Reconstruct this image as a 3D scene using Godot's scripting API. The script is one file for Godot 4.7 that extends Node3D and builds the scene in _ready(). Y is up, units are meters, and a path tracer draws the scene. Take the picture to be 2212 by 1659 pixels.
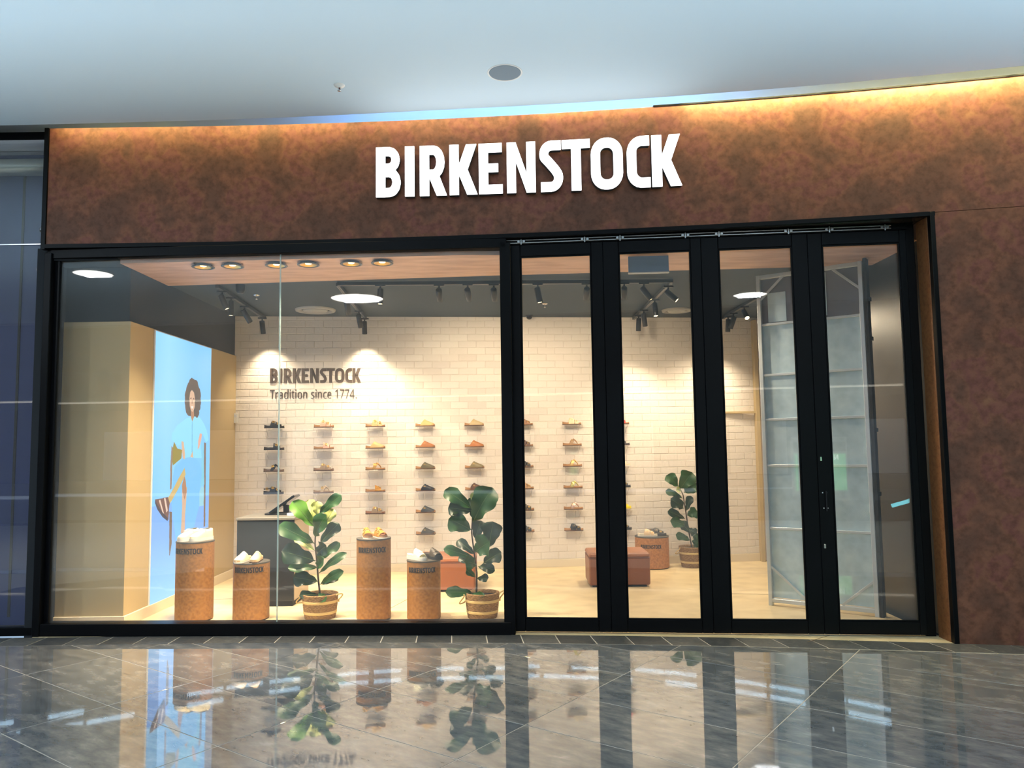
extends Node3D
# A shoe shop in a mall seen through its glass front. Metres, y up, the camera stands near the origin and looks along -z.

const SHEET := -1
var M := {}
var taken := {}
var rng := RandomNumberGenerator.new()
var Q0 := Vector3(-0.032, 0, -6.446)      # the folding doors' plane runs from Q0 to Q1
var Q1 := Vector3(3.288, 0, -6.116)
var P0 := Vector3(-3.951, 0, -6.564)      # the display window's plane runs from P0 to P1
var P1 := Vector3(-0.03, 0, -6.400)
var B0 := Vector3(-3.423, 0, -9.430)      # the brick wall runs from B0 to B1
var B1 := Vector3(3.18, 0, -10.099)


# ---------------------------------------------------------------- mesh building
class MB:
	var st := SurfaceTool.new()
	var n := 0
	func _init(group := -1):
		st.begin(Mesh.PRIMITIVE_TRIANGLES)
		st.set_smooth_group(group)
	func smooth(group: int): st.set_smooth_group(group)
	func tri(a: Vector3, b: Vector3, c: Vector3):
		st.add_vertex(a); st.add_vertex(c); st.add_vertex(b); n += 1
	func quad(a: Vector3, b: Vector3, c: Vector3, d: Vector3):
		tri(a, b, c); tri(a, c, d)
	func done() -> ArrayMesh:
		st.generate_normals()
		return st.commit()
	func box(c: Vector3, s: Vector3, bev := 0.0, t := Basis()):
		var h := s * 0.5
		var e := minf(bev, minf(h.x, minf(h.y, h.z)) * 0.9)
		if e <= 0.0:
			var p := []
			for i in 8: p.append(c + t * Vector3(h.x if i & 1 else -h.x, h.y if i & 2 else -h.y, h.z if i & 4 else -h.z))
			quad(p[4], p[5], p[7], p[6]); quad(p[1], p[0], p[2], p[3]); quad(p[0], p[4], p[6], p[2])
			quad(p[5], p[1], p[3], p[7]); quad(p[6], p[7], p[3], p[2]); quad(p[0], p[1], p[5], p[4])
			return
		# v[i][a]: corner i pushed in along every axis but a
		var v := []
		for i in 8:
			var sg := Vector3(1 if i & 1 else -1, 1 if i & 2 else -1, 1 if i & 4 else -1)
			var row := []
			for a in 3:
				var q := Vector3(h.x - e, h.y - e, h.z - e)
				q[a] = h[a]
				row.append(c + t * (q * sg))
			v.append(row)
		for a in 3:
			var b := (a + 1) % 3
			var d := (a + 2) % 3
			for side in 2:
				var base := (1 << a) if side else 0
				var i0 := base
				var i1 := base | (1 << b)
				var i2 := base | (1 << b) | (1 << d)
				var i3 := base | (1 << d)
				if side: quad(v[i0][a], v[i1][a], v[i2][a], v[i3][a])
				else: quad(v[i0][a], v[i3][a], v[i2][a], v[i1][a])
			# edges along axis a
			for sb in 2:
				for sd in 2:
					var lo := (sb << b) | (sd << d)
					var hi := lo | (1 << a)
					if sb == sd: quad(v[lo][b], v[hi][b], v[hi][d], v[lo][d])
					else: quad(v[lo][d], v[hi][d], v[hi][b], v[lo][b])
		for i in 8:
			tri(v[i][0], v[i][1], v[i][2])
	func lathe(prof: Array, segs := 24, t := Transform3D(), a0 := 0.0, a1 := TAU):
		for k in segs:
			var u := a0 + (a1 - a0) * k / segs
			var w := a0 + (a1 - a0) * (k + 1) / segs
			for i in prof.size() - 1:
				var p: Vector2 = prof[i]
				var q: Vector2 = prof[i + 1]
				var A := t * Vector3(p.x * cos(u), p.y, -p.x * sin(u))
				var B := t * Vector3(p.x * cos(w), p.y, -p.x * sin(w))
				var C := t * Vector3(q.x * cos(w), q.y, -q.x * sin(w))
				var D := t * Vector3(q.x * cos(u), q.y, -q.x * sin(u))
				if p.x < 1e-6: tri(A, C, D)
				elif q.x < 1e-6: tri(A, B, C)
				else: quad(A, B, C, D)
	func tube(pts: Array, r0: float, r1: float, sides := 8):
		var rings := []
		var side := Vector3.RIGHT
		for i in pts.size():
			var d: Vector3 = (pts[mini(i + 1, pts.size() - 1)] - pts[maxi(i - 1, 0)]).normalized()
			if absf(d.dot(side)) > 0.95: side = Vector3.FORWARD if absf(d.z) < 0.9 else Vector3.UP
			side = (side - d * d.dot(side)).normalized()
			var up := d.cross(side)
			var r := lerpf(r0, r1, float(i) / maxi(pts.size() - 1, 1))
			var ring := []
			for k in sides:
				var a := TAU * k / sides
				ring.append(pts[i] + side * cos(a) * r + up * sin(a) * r)
			rings.append(ring)
		for i in rings.size() - 1:
			for k in sides:
				var l := (k + 1) % sides
				quad(rings[i][k], rings[i][l], rings[i + 1][l], rings[i + 1][k])
		for k in range(1, sides - 1):
			tri(rings[0][0], rings[0][k + 1], rings[0][k])
			var e: Array = rings[-1]
			tri(e[0], e[k], e[k + 1])
	func prism(poly: PackedVector2Array, z0: float, z1: float, f = null):
		# a flat outline in x and y, thick from z0 to z1; f bends each point
		var p := poly
		if Geometry2D.is_polygon_clockwise(p): p.reverse()
		var ix := Geometry2D.triangulate_polygon(p)
		var at := func(q: Vector2, z: float) -> Vector3:
			return f.call(Vector3(q.x, q.y, z)) if f != null else Vector3(q.x, q.y, z)
		for i in range(0, ix.size(), 3):
			var a: Vector2 = p[ix[i]]
			var b: Vector2 = p[ix[i + 1]]
			var c: Vector2 = p[ix[i + 2]]
			if (b - a).cross(c - a) < 0.0:
				var s := b; b = c; c = s
			tri(at.call(a, z1), at.call(b, z1), at.call(c, z1))
			tri(at.call(a, z0), at.call(c, z0), at.call(b, z0))
		for i in p.size():
			var a: Vector2 = p[i]
			var b: Vector2 = p[(i + 1) % p.size()]
			quad(at.call(a, z0), at.call(b, z0), at.call(b, z1), at.call(a, z1))
	func slab(poly: PackedVector2Array, y0: float, y1: float, bev := 0.0):
		# a flat outline in x and z (poly.y is z), thick from y0 to y1, its upper rim chamfered
		var p := poly
		if Geometry2D.is_polygon_clockwise(p): p.reverse()
		var top := p
		if bev > 0.0:
			var r := Geometry2D.offset_polygon(p, -bev, Geometry2D.JOIN_MITER)
			if r.size() == 1 and r[0].size() == p.size():
				top = r[0]
				# start the inner ring at the corner nearest to the outer ring's first
				var best := 0
				for i in top.size():
					if top[i].distance_to(p[0]) < top[best].distance_to(p[0]): best = i
				var turned := PackedVector2Array()
				for i in top.size(): turned.append(top[(i + best) % top.size()])
				if Geometry2D.is_polygon_clockwise(turned): turned.reverse()
				top = turned
			else: bev = 0.0
		var ix := Geometry2D.triangulate_polygon(top)
		for i in range(0, ix.size(), 3):
			var a: Vector2 = top[ix[i]]
			var b: Vector2 = top[ix[i + 1]]
			var c: Vector2 = top[ix[i + 2]]
			if (b - a).cross(c - a) > 0.0:
				var s := b; b = c; c = s
			tri(Vector3(a.x, y1, a.y), Vector3(b.x, y1, b.y), Vector3(c.x, y1, c.y))
		for i in p.size():
			var j := (i + 1) % p.size()
			var a := Vector3(p[i].x, y1 - bev, p[i].y)
			var b := Vector3(p[j].x, y1 - bev, p[j].y)
			quad(Vector3(a.x, y0, a.z), a, b, Vector3(b.x, y0, b.z))
			if bev > 0.0: quad(a, Vector3(top[i].x, y1, top[i].y), Vector3(top[j].x, y1, top[j].y), b)
	func ribbon(xa: float, xb: float, k: int, front: Callable, back: Callable, y0: float, y1: float):
		# a bar along x between the curves z = front(x) and z = back(x), from y0 to y1
		for i in k:
			var x := lerpf(xa, xb, float(i) / k)
			var w := lerpf(xa, xb, float(i + 1) / k)
			var f0: float = front.call(x)
			var f1: float = front.call(w)
			var b0: float = back.call(x)
			var b1: float = back.call(w)
			smooth(1); quad(Vector3(x, y0, f0), Vector3(w, y0, f1), Vector3(w, y1, f1), Vector3(x, y1, f0))
			smooth(2); quad(Vector3(w, y0, b1), Vector3(x, y0, b0), Vector3(x, y1, b0), Vector3(w, y1, b1))
			smooth(3); quad(Vector3(x, y1, f0), Vector3(w, y1, f1), Vector3(w, y1, b1), Vector3(x, y1, b0))
			smooth(4); quad(Vector3(x, y0, b0), Vector3(w, y0, b1), Vector3(w, y0, f1), Vector3(x, y0, f0))
			smooth(-1)
			if i == 0: quad(Vector3(x, y0, b0), Vector3(x, y0, f0), Vector3(x, y1, f0), Vector3(x, y1, b0))
			if i == k - 1: quad(Vector3(w, y0, f1), Vector3(w, y0, b1), Vector3(w, y1, b1), Vector3(w, y1, f1))


func numbered(called: String) -> String:
	var k: int = taken.get(called, 0)
	taken[called] = k + 1
	return called if k == 0 else "%s_%03d" % [called, k]


func tag(o: Node3D, label: String, category: String, group := "", kind := "") -> Node3D:
	o.set_meta("label", label)
	o.set_meta("category", category)
	if group: o.set_meta("group", group)
	if kind: o.set_meta("kind", kind)
	return o


func thing(called: String, label: String, category: String, at := Vector3.ZERO, turn := 0.0, group := "", kind := "") -> Node3D:
	var o := Node3D.new()
	o.name = numbered(called)
	add_child(o)
	o.position = at
	o.rotation.y = turn
	return tag(o, label, category, group, kind)


func part(called: String, mesh: Mesh, mat: Material, parent: Node, label := "") -> MeshInstance3D:
	var o := MeshInstance3D.new()
	o.name = called
	o.mesh = mesh
	o.material_override = mat
	if label: o.set_meta("label", label)
	parent.add_child(o, true)
	return o


func whole(called: String, mesh: Mesh, mat: Material, label: String, category: String, group := "", kind := "") -> MeshInstance3D:
	var o := MeshInstance3D.new()
	o.name = numbered(called)
	o.mesh = mesh
	o.material_override = mat
	add_child(o)
	tag(o, label, category, group, kind)
	return o


func boxm(c: Vector3, s: Vector3, bev := 0.0) -> ArrayMesh:
	var b := MB.new()
	b.box(c, s, bev)
	return b.done()


func area(parent: Node, at: Vector3, dir: Vector3, size: Vector2, energy: float, col: Color) -> AreaLight3D:
	var l := AreaLight3D.new()
	l.name = "light"
	l.area_size = size
	l.light_energy = energy
	l.light_color = col
	l.area_range = 40.0
	l.shadow_enabled = true
	parent.add_child(l, true)
	var up := Vector3.UP if absf(dir.normalized().y) < 0.95 else Vector3.FORWARD
	l.transform = Transform3D(Basis.looking_at(dir, up), at)
	return l


func spot(parent: Node, at: Vector3, dir: Vector3, energy: float, angle: float, col: Color, size := 0.04) -> SpotLight3D:
	var l := SpotLight3D.new()
	l.name = "light"
	l.light_energy = energy
	l.light_color = col
	l.spot_angle = angle
	l.spot_angle_attenuation = 0.8
	l.spot_range = 20.0
	l.spot_attenuation = 2.0
	l.light_size = size
	l.shadow_enabled = true
	parent.add_child(l, true)
	var up := Vector3.UP if absf(dir.normalized().y) < 0.95 else Vector3.FORWARD
	l.transform = Transform3D(Basis.looking_at(dir, up), at)
	return l


# ---------------------------------------------------------------- materials
func c8(r: int, g: int, b: int, a := 1.0) -> Color:
	return Color(r / 255.0, g / 255.0, b / 255.0, a)


func mat(col: Color, rough := 0.6, metal := 0.0, spec := 0.5) -> StandardMaterial3D:
	var m := StandardMaterial3D.new()
	m.albedo_color = col
	m.roughness = rough
	m.metallic = metal
	m.metallic_specular = spec
	return m


func glow(col: Color, energy: float) -> StandardMaterial3D:
	var m := mat(c8(230, 230, 230), 0.5)
	m.emission_enabled = true
	m.emission = col
	m.emission_energy_multiplier = energy
	return m


func noise_tex(sd: int, freq: float, offs: Array, cols: Array, size := 512, oct := 5, type := FastNoiseLite.TYPE_SIMPLEX_SMOOTH, gain := 0.5) -> NoiseTexture2D:
	var n := FastNoiseLite.new()
	n.seed = sd
	n.frequency = freq
	n.noise_type = type
	n.fractal_octaves = oct
	n.fractal_gain = gain
	var t := NoiseTexture2D.new()
	t.width = size
	t.height = size
	t.seamless = true
	t.noise = n
	if cols.size():
		var g := Gradient.new()
		g.offsets = PackedFloat32Array(offs)
		g.colors = PackedColorArray(cols)
		t.color_ramp = g
	return t


func textured(m: StandardMaterial3D, t: Texture2D, scale: Vector3, world := false) -> StandardMaterial3D:
	m.albedo_texture = t
	m.uv1_triplanar = true
	m.uv1_world_triplanar = world
	m.uv1_scale = scale
	m.uv1_triplanar_sharpness = 4.0
	return m


func relief(m: StandardMaterial3D, t: Texture2D, cm: float, scale: Vector3, world := false) -> StandardMaterial3D:
	m.heightmap_enabled = true
	m.heightmap_texture = t
	m.heightmap_scale = cm
	m.uv1_triplanar = true
	m.uv1_world_triplanar = world
	m.uv1_scale = scale
	return m


func materials():
	# copper patina laminate of the fascia
	var cop := noise_tex(11, 0.0045, [0.0, 0.32, 0.45, 0.56, 0.68, 1.0], [c8(112, 80, 66), c8(124, 86, 70), c8(136, 92, 74), c8(148, 100, 78), c8(140, 88, 78), c8(160, 112, 84)], 1024, 6, FastNoiseLite.TYPE_SIMPLEX_SMOOTH, 0.55)
	var fine := noise_tex(12, 0.05, [0.0, 0.4, 0.6, 1.0], [c8(190, 182, 174), c8(226, 220, 212), c8(242, 238, 232), c8(255, 250, 240)], 512, 5, FastNoiseLite.TYPE_SIMPLEX_SMOOTH, 0.65)
	M.copper = textured(mat(Color.WHITE, 0.55, 0.0, 0.4), cop, Vector3(0.45, 0.45, 0.45), true)
	M.copper.detail_enabled = true
	M.copper.detail_albedo = fine
	M.copper.detail_blend_mode = BaseMaterial3D.BLEND_MODE_MUL
	M.soffit = textured(mat(c8(255, 250, 246), 0.5), noise_tex(13, 0.01, [0.0, 0.45, 0.6, 1.0], [c8(176, 138, 112), c8(196, 160, 134), c8(206, 170, 144), c8(214, 180, 156)], 512, 6), Vector3(0.3, 0.6, 1.2), true)
	M.bronze = textured(mat(c8(150, 105, 70), 0.45, 0.2), fine, Vector3(0.8, 0.8, 0.8), true)
	M.black = mat(c8(7, 9, 13), 0.4, 0.0, 0.3)
	M.black_matt = mat(c8(22, 24, 27), 0.7)
	M.charcoal = mat(c8(46, 52, 55), 0.6)
	M.track = mat(c8(34, 38, 42), 0.45)
	M.head = mat(c8(40, 44, 48), 0.38, 0.3)
	M.chrome = mat(c8(200, 200, 200), 0.22, 0.9)
	M.gold = mat(c8(216, 176, 92), 0.3, 0.8)
	M.white = mat(c8(232, 232, 228), 0.55)
	M.white_paint = mat(c8(200, 218, 229), 0.85)
	M.cove = mat(c8(215, 222, 232), 0.8)
	M.speaker = mat(c8(118, 134, 146), 0.8)
	M.glass = mat(Color(1, 1, 1, 0.03), 0.0, 0.0, 0.5)
	M.glass.transparency = BaseMaterial3D.TRANSPARENCY_ALPHA
	M.acrylic = mat(Color(1, 1, 1, 0.12), 0.05, 0.0, 0.5)
	M.acrylic.transparency = BaseMaterial3D.TRANSPARENCY_ALPHA
	M.seal = mat(Color(0.85, 0.95, 0.95, 0.45), 0.15)
	M.seal.transparency = BaseMaterial3D.TRANSPARENCY_ALPHA
	M.sign = glow(Color(1, 1, 1), 2.2)
	# mall floor: polished grey stone, five slabs of it
	M.stone = []
	var st := noise_tex(21, 0.010, [0.0, 0.3, 0.45, 0.58, 0.72, 1.0], [c8(112, 116, 121), c8(130, 134, 138), c8(143, 145, 147), c8(153, 153, 153), c8(166, 164, 161), c8(202, 199, 194)], 1024, 7, FastNoiseLite.TYPE_SIMPLEX_SMOOTH, 0.64)
	var wob := noise_tex(22, 0.006, [], [], 512, 2)
	wob.as_normal_map = true
	wob.bump_strength = 1.0
	for k in 5:
		var m := mat([c8(224, 230, 238), c8(210, 216, 224), c8(232, 234, 236), c8(204, 212, 224), c8(220, 222, 224)][k], 0.03, 0.0, 1.0)
		textured(m, st, Vector3(0.55, 1.0, 1.3) * 0.6)
		m.uv1_offset = Vector3(k * 0.37, 0, k * 0.61)
		m.normal_enabled = true
		m.normal_texture = wob
		m.normal_scale = 0.004
		m.clearcoat_enabled = true
		m.clearcoat = 0.7
		m.clearcoat_roughness = 0.015
		M.stone.append(m)
	M.grout = mat(c8(190, 184, 174), 0.8)
	M.slate = []
	for k in 3:
		var m := textured(mat([c8(180, 184, 186), c8(160, 164, 168), c8(196, 198, 196)][k], 0.3, 0.0, 0.6), st, Vector3(2.0, 2.0, 2.0))
		m.uv1_offset = Vector3(k * 0.3, 0, k * 0.2)
		m.albedo_color = m.albedo_color.darkened(0.15)
		M.slate.append(m)
	M.shop_floor = textured(mat(c8(244, 226, 186), 0.38, 0.0, 0.5), noise_tex(31, 0.01, [0.0, 0.4, 0.6, 1.0], [c8(222, 218, 210), c8(236, 233, 226), c8(242, 240, 234), c8(250, 248, 243)], 512, 6), Vector3(0.5, 1, 0.6), true)
	M.brick = []
	for k in 3:
		var m := mat([c8(226, 219, 211), c8(221, 213, 205), c8(230, 224, 216)][k], 0.85)
		relief(m, noise_tex(41 + k, 0.03, [], [], 256, 4), 0.2, Vector3(3, 3, 3), true)
		M.brick.append(m)
	M.mortar = relief(mat(c8(214, 205, 194), 0.9), noise_tex(44, 0.04, [], [], 256, 4), 0.6, Vector3(3, 3, 3), true)
	M.beige = mat(c8(190, 170, 128), 0.8)
	M.skirting = mat(c8(222, 210, 186), 0.6)
	M.dark_wall = mat(c8(24, 29, 35), 0.75)
	M.dark_blue = mat(c8(8, 36, 92), 0.5)
	M.shop_ceiling = mat(c8(54, 65, 72), 0.85)
	M.rust = []
	var kr := noise_tex(51, 0.02, [0.0, 0.4, 0.6, 1.0], [c8(196, 186, 176), c8(224, 216, 208), c8(238, 232, 226), c8(255, 250, 244)], 512, 6)
	for k in 2:
		M.rust.append(textured(mat([c8(166, 118, 56), c8(190, 132, 74)][k], 0.6), kr, Vector3(3, 3, 3)))
	M.rim_dark = mat(c8(72, 68, 62), 0.5)
	M.ink = mat(c8(28, 26, 26), 0.7)
	M.sign_brown = mat(c8(66, 52, 42), 0.5, 0.0, 0.6)
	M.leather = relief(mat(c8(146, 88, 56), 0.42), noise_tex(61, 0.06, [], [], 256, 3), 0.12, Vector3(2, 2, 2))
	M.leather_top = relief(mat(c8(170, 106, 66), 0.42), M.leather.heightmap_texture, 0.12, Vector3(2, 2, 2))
	M.counter = mat(c8(38, 42, 44), 0.3)
	M.counter_top = mat(c8(120, 116, 108), 0.35)
	M.screen_off = mat(c8(14, 15, 18), 0.12)
	# galvanised sheet with its crystal flowers
	var zinc := noise_tex(71, 0.012, [0.0, 0.5, 1.0], [c8(180, 206, 216), c8(194, 218, 228), c8(206, 228, 236)], 512, 3, FastNoiseLite.TYPE_CELLULAR)
	M.zinc = textured(mat(Color.WHITE, 0.36, 0.2), zinc, Vector3(1.5, 1.5, 1.5))
	M.zinc_frame = mat(c8(205, 214, 220), 0.35, 0.3)
	# plants
	M.leaf_dark = mat(c8(20, 46, 28), 0.4)
	M.leaf_green = mat(c8(34, 74, 28), 0.4)
	M.leaf_bright = mat(c8(82, 128, 38), 0.34)
	M.leaf_pale = mat(c8(178, 186, 110), 0.5)
	for k in ["leaf_dark", "leaf_green", "leaf_bright", "leaf_pale"]:
		M[k].backlight_enabled = true
		M[k].backlight = Color(0.12, 0.16, 0.05)
	M.rib = mat(c8(96, 118, 62), 0.5)
	M.stem = mat(c8(70, 56, 42), 0.8)
	M.soil = mat(c8(34, 28, 24), 0.95)
	var weave := noise_tex(81, 0.05, [], [], 256, 3)
	M.basket = relief(textured(mat(c8(255, 250, 240), 0.85), noise_tex(82, 0.04, [0.0, 0.4, 0.6, 1.0], [c8(92, 70, 46), c8(140, 110, 74), c8(164, 132, 92), c8(186, 156, 112)], 256, 4), Vector3(3, 14, 3)), weave, 1.0, Vector3(3, 14, 3))
	M.straw = relief(mat(c8(214, 188, 130), 0.85), weave, 0.6, Vector3(3, 14, 3))
	# shoes
	M.cork = textured(mat(Color.WHITE, 0.85), noise_tex(91, 0.12, [0.0, 0.45, 0.6, 1.0], [c8(122, 84, 56), c8(170, 126, 86), c8(184, 140, 98), c8(200, 158, 114)], 256, 3), Vector3(6, 6, 6))
	M.sole_brown = mat(c8(74, 48, 34), 0.7)
	M.sole_black = mat(c8(26, 25, 26), 0.7)
	M.sole_white = mat(c8(230, 226, 216), 0.7)


var leathers := {}
func leather(col: Color) -> StandardMaterial3D:
	if not leathers.has(col):
		leathers[col] = mat(col, 0.45)
	return leathers[col]


# ---------------------------------------------------------------- curves of the shopfront
func R(x: float) -> float:      # the fascia's distance from the camera's plane
	if x < -2.9: return 6.49
	if x > 6.0: return 6.36 - 0.54 - 0.558 - (x - 6.0) * 0.276
	return 6.36 - 0.09 * x - 0.0155 * x * x


func edge(x: float) -> float:   # where the mall ceiling ends before the fascia
	return R(x) - lerpf(0.13, 0.23, clampf((x + 4.2) / 3.5, 0.0, 1.0))


func on_window(x: float) -> float: return lerpf(P0.z, P1.z, (x - P0.x) / (P1.x - P0.x))
func on_door(x: float) -> float: return lerpf(Q0.z, Q1.z, (x - Q0.x) / (Q1.x - Q0.x))
func on_bricks(x: float) -> float: return lerpf(B0.z, B1.z, (x - B0.x) / (B1.x - B0.x))


# ---------------------------------------------------------------- lettering
func stroke(pts: Array, w: float) -> Array:
	return Geometry2D.offset_polyline(PackedVector2Array(pts), w * 0.5, Geometry2D.JOIN_ROUND, Geometry2D.END_BUTT)


func poly(pts: Array) -> PackedVector2Array: return PackedVector2Array(pts)


func bar(x0: float, y0: float, x1: float, y1: float) -> PackedVector2Array:
	return PackedVector2Array([Vector2(x0, y0), Vector2(x1, y0), Vector2(x1, y1), Vector2(x0, y1)])


func V(x: float, y: float) -> Vector2: return Vector2(x, y)


func arc(cx: float, cy: float, rx: float, ry: float, a0: float, a1: float, k := 6) -> Array:
	var o := []
	for i in k + 1:
		var a := deg_to_rad(lerpf(a0, a1, float(i) / k))
		o.append(Vector2(cx + rx * cos(a), cy + ry * sin(a)))
	return o


# pieces of each capital, one unit high
func glyph(ch: String) -> Array:
	match ch:
		"I": return [bar(0, 0, 0.2, 1)]
		"B": return [bar(0, 0, 0.2, 1)] + stroke([V(0.1, 0.912)] + arc(0.28, 0.745, 0.14, 0.167, 90, -90) + [V(0.1, 0.578)], 0.176) + stroke([V(0.1, 0.49)] + arc(0.29, 0.289, 0.15, 0.201, 90, -90) + [V(0.1, 0.088)], 0.176)
		"R": return [bar(0, 0, 0.2, 1), poly([V(0.2, 0.52), V(0.2, 0.36), V(0.355, 0), V(0.575, 0), V(0.39, 0.46), V(0.3, 0.52)])] + stroke([V(0.1, 0.912)] + arc(0.29, 0.67, 0.15, 0.242, 90, -90, 8) + [V(0.1, 0.428)], 0.176)
		"K": return [bar(0, 0, 0.2, 1), poly([V(0.2, 0.4), V(0.385, 0.5), V(0.575, 1), V(0.355, 1), V(0.2, 0.6)]), poly([V(0.2, 0.6), V(0.2, 0.4), V(0.37, 0), V(0.59, 0), V(0.385, 0.5)])]
		"E": return [bar(0, 0, 0.2, 1), bar(0.2, 0.825, 0.49, 1), bar(0.2, 0.43, 0.41, 0.595), bar(0.2, 0, 0.5, 0.175)]
		"N": return [bar(0, 0, 0.19, 1), bar(0.41, 0, 0.6, 1), poly([V(0.1, 1), V(0.19, 1), V(0.5, 0.0), V(0.41, 0.0), V(0.19, 0.62)]), poly([V(0.19, 1), V(0.41, 0.38), V(0.5, 0), V(0.41, 0), V(0.19, 0.62)])]
		"S": return stroke([V(0.455, 0.908)] + arc(0.255, 0.735, 0.155, 0.173, 90, 200, 8) + [V(0.2, 0.58), V(0.32, 0.44)] + arc(0.245, 0.265, 0.155, 0.175, 32, -90, 8) + [V(0.03, 0.09)], 0.185)
		"T": return [bar(0, 0.83, 0.58, 1), bar(0.19, 0, 0.39, 0.83)]
		"O": return stroke([V(0.325, 0.91)] + arc(0.3, 0.69, 0.205, 0.22, 92, 180) + arc(0.3, 0.31, 0.205, 0.22, 180, 268) + [V(0.325, 0.09)], 0.19) + stroke([V(0.32, 0.91)] + arc(0.35, 0.69, 0.205, 0.22, 88, 0) + arc(0.35, 0.31, 0.205, 0.22, 0, -88) + [V(0.32, 0.09)], 0.19)
		"C": return stroke([V(0.46, 0.908)] + arc(0.3, 0.69, 0.2, 0.218, 95, 180) + arc(0.3, 0.31, 0.2, 0.218, 180, 265) + [V(0.47, 0.092)], 0.19)
	return []


const WORD := "BIRKENSTOCK"
const STARTS := [0.0, 0.62, 0.935, 1.565, 2.185, 2.775, 3.45, 3.925, 4.52, 5.25, 5.755]
const WORD_WIDE := 6.345


func letter_mesh(k: int, size: Vector2, z0: float, z1: float, f = null) -> ArrayMesh:
	# letter k of the word, set so that the word starts at x = 0; size: word width, letter height
	var b := MB.new()
	var sx := size.x / WORD_WIDE
	for p in glyph(WORD[k]):
		var q := PackedVector2Array()
		for v in p: q.append(Vector2((v.x + STARTS[k]) * sx, v.y * size.y))
		b.prism(q, z0, z1, f)
	return b.done()


# ---------------------------------------------------------------- build
func _ready():
	rng.seed = 7
	sight_and_light()
	materials()
	mall()
	shopfront()
	shop_shell()
	lamps()
	furniture()
	shoes()
	plants()
	small_things()


func sight_and_light():
	var cam := Camera3D.new()
	cam.name = "camera"
	add_child(cam)
	var pitch := atan(0.0806)
	var roll := 0.014
	cam.position = Vector3(0, 1.5, 0)
	cam.basis = Basis(Vector3.RIGHT, pitch) * Basis(Vector3.BACK, -roll)
	cam.fov = rad_to_deg(2.0 * atan(829.5 / 1680.0))
	cam.near = 0.05
	cam.far = 200.0
	cam.current = true
	var e := Environment.new()
	e.background_mode = Environment.BG_COLOR
	e.background_color = c8(150, 175, 200)
	e.tonemap_mode = Environment.TONE_MAPPER_LINEAR
	e.tonemap_exposure = 1.0
	e.sdfgi_enabled = true
	e.ssao_enabled = true
	e.ssil_enabled = true
	var w := WorldEnvironment.new()
	w.name = "surroundings"
	w.environment = e
	add_child(w)


func fascia_z(x: float) -> float: return -R(x)


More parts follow.
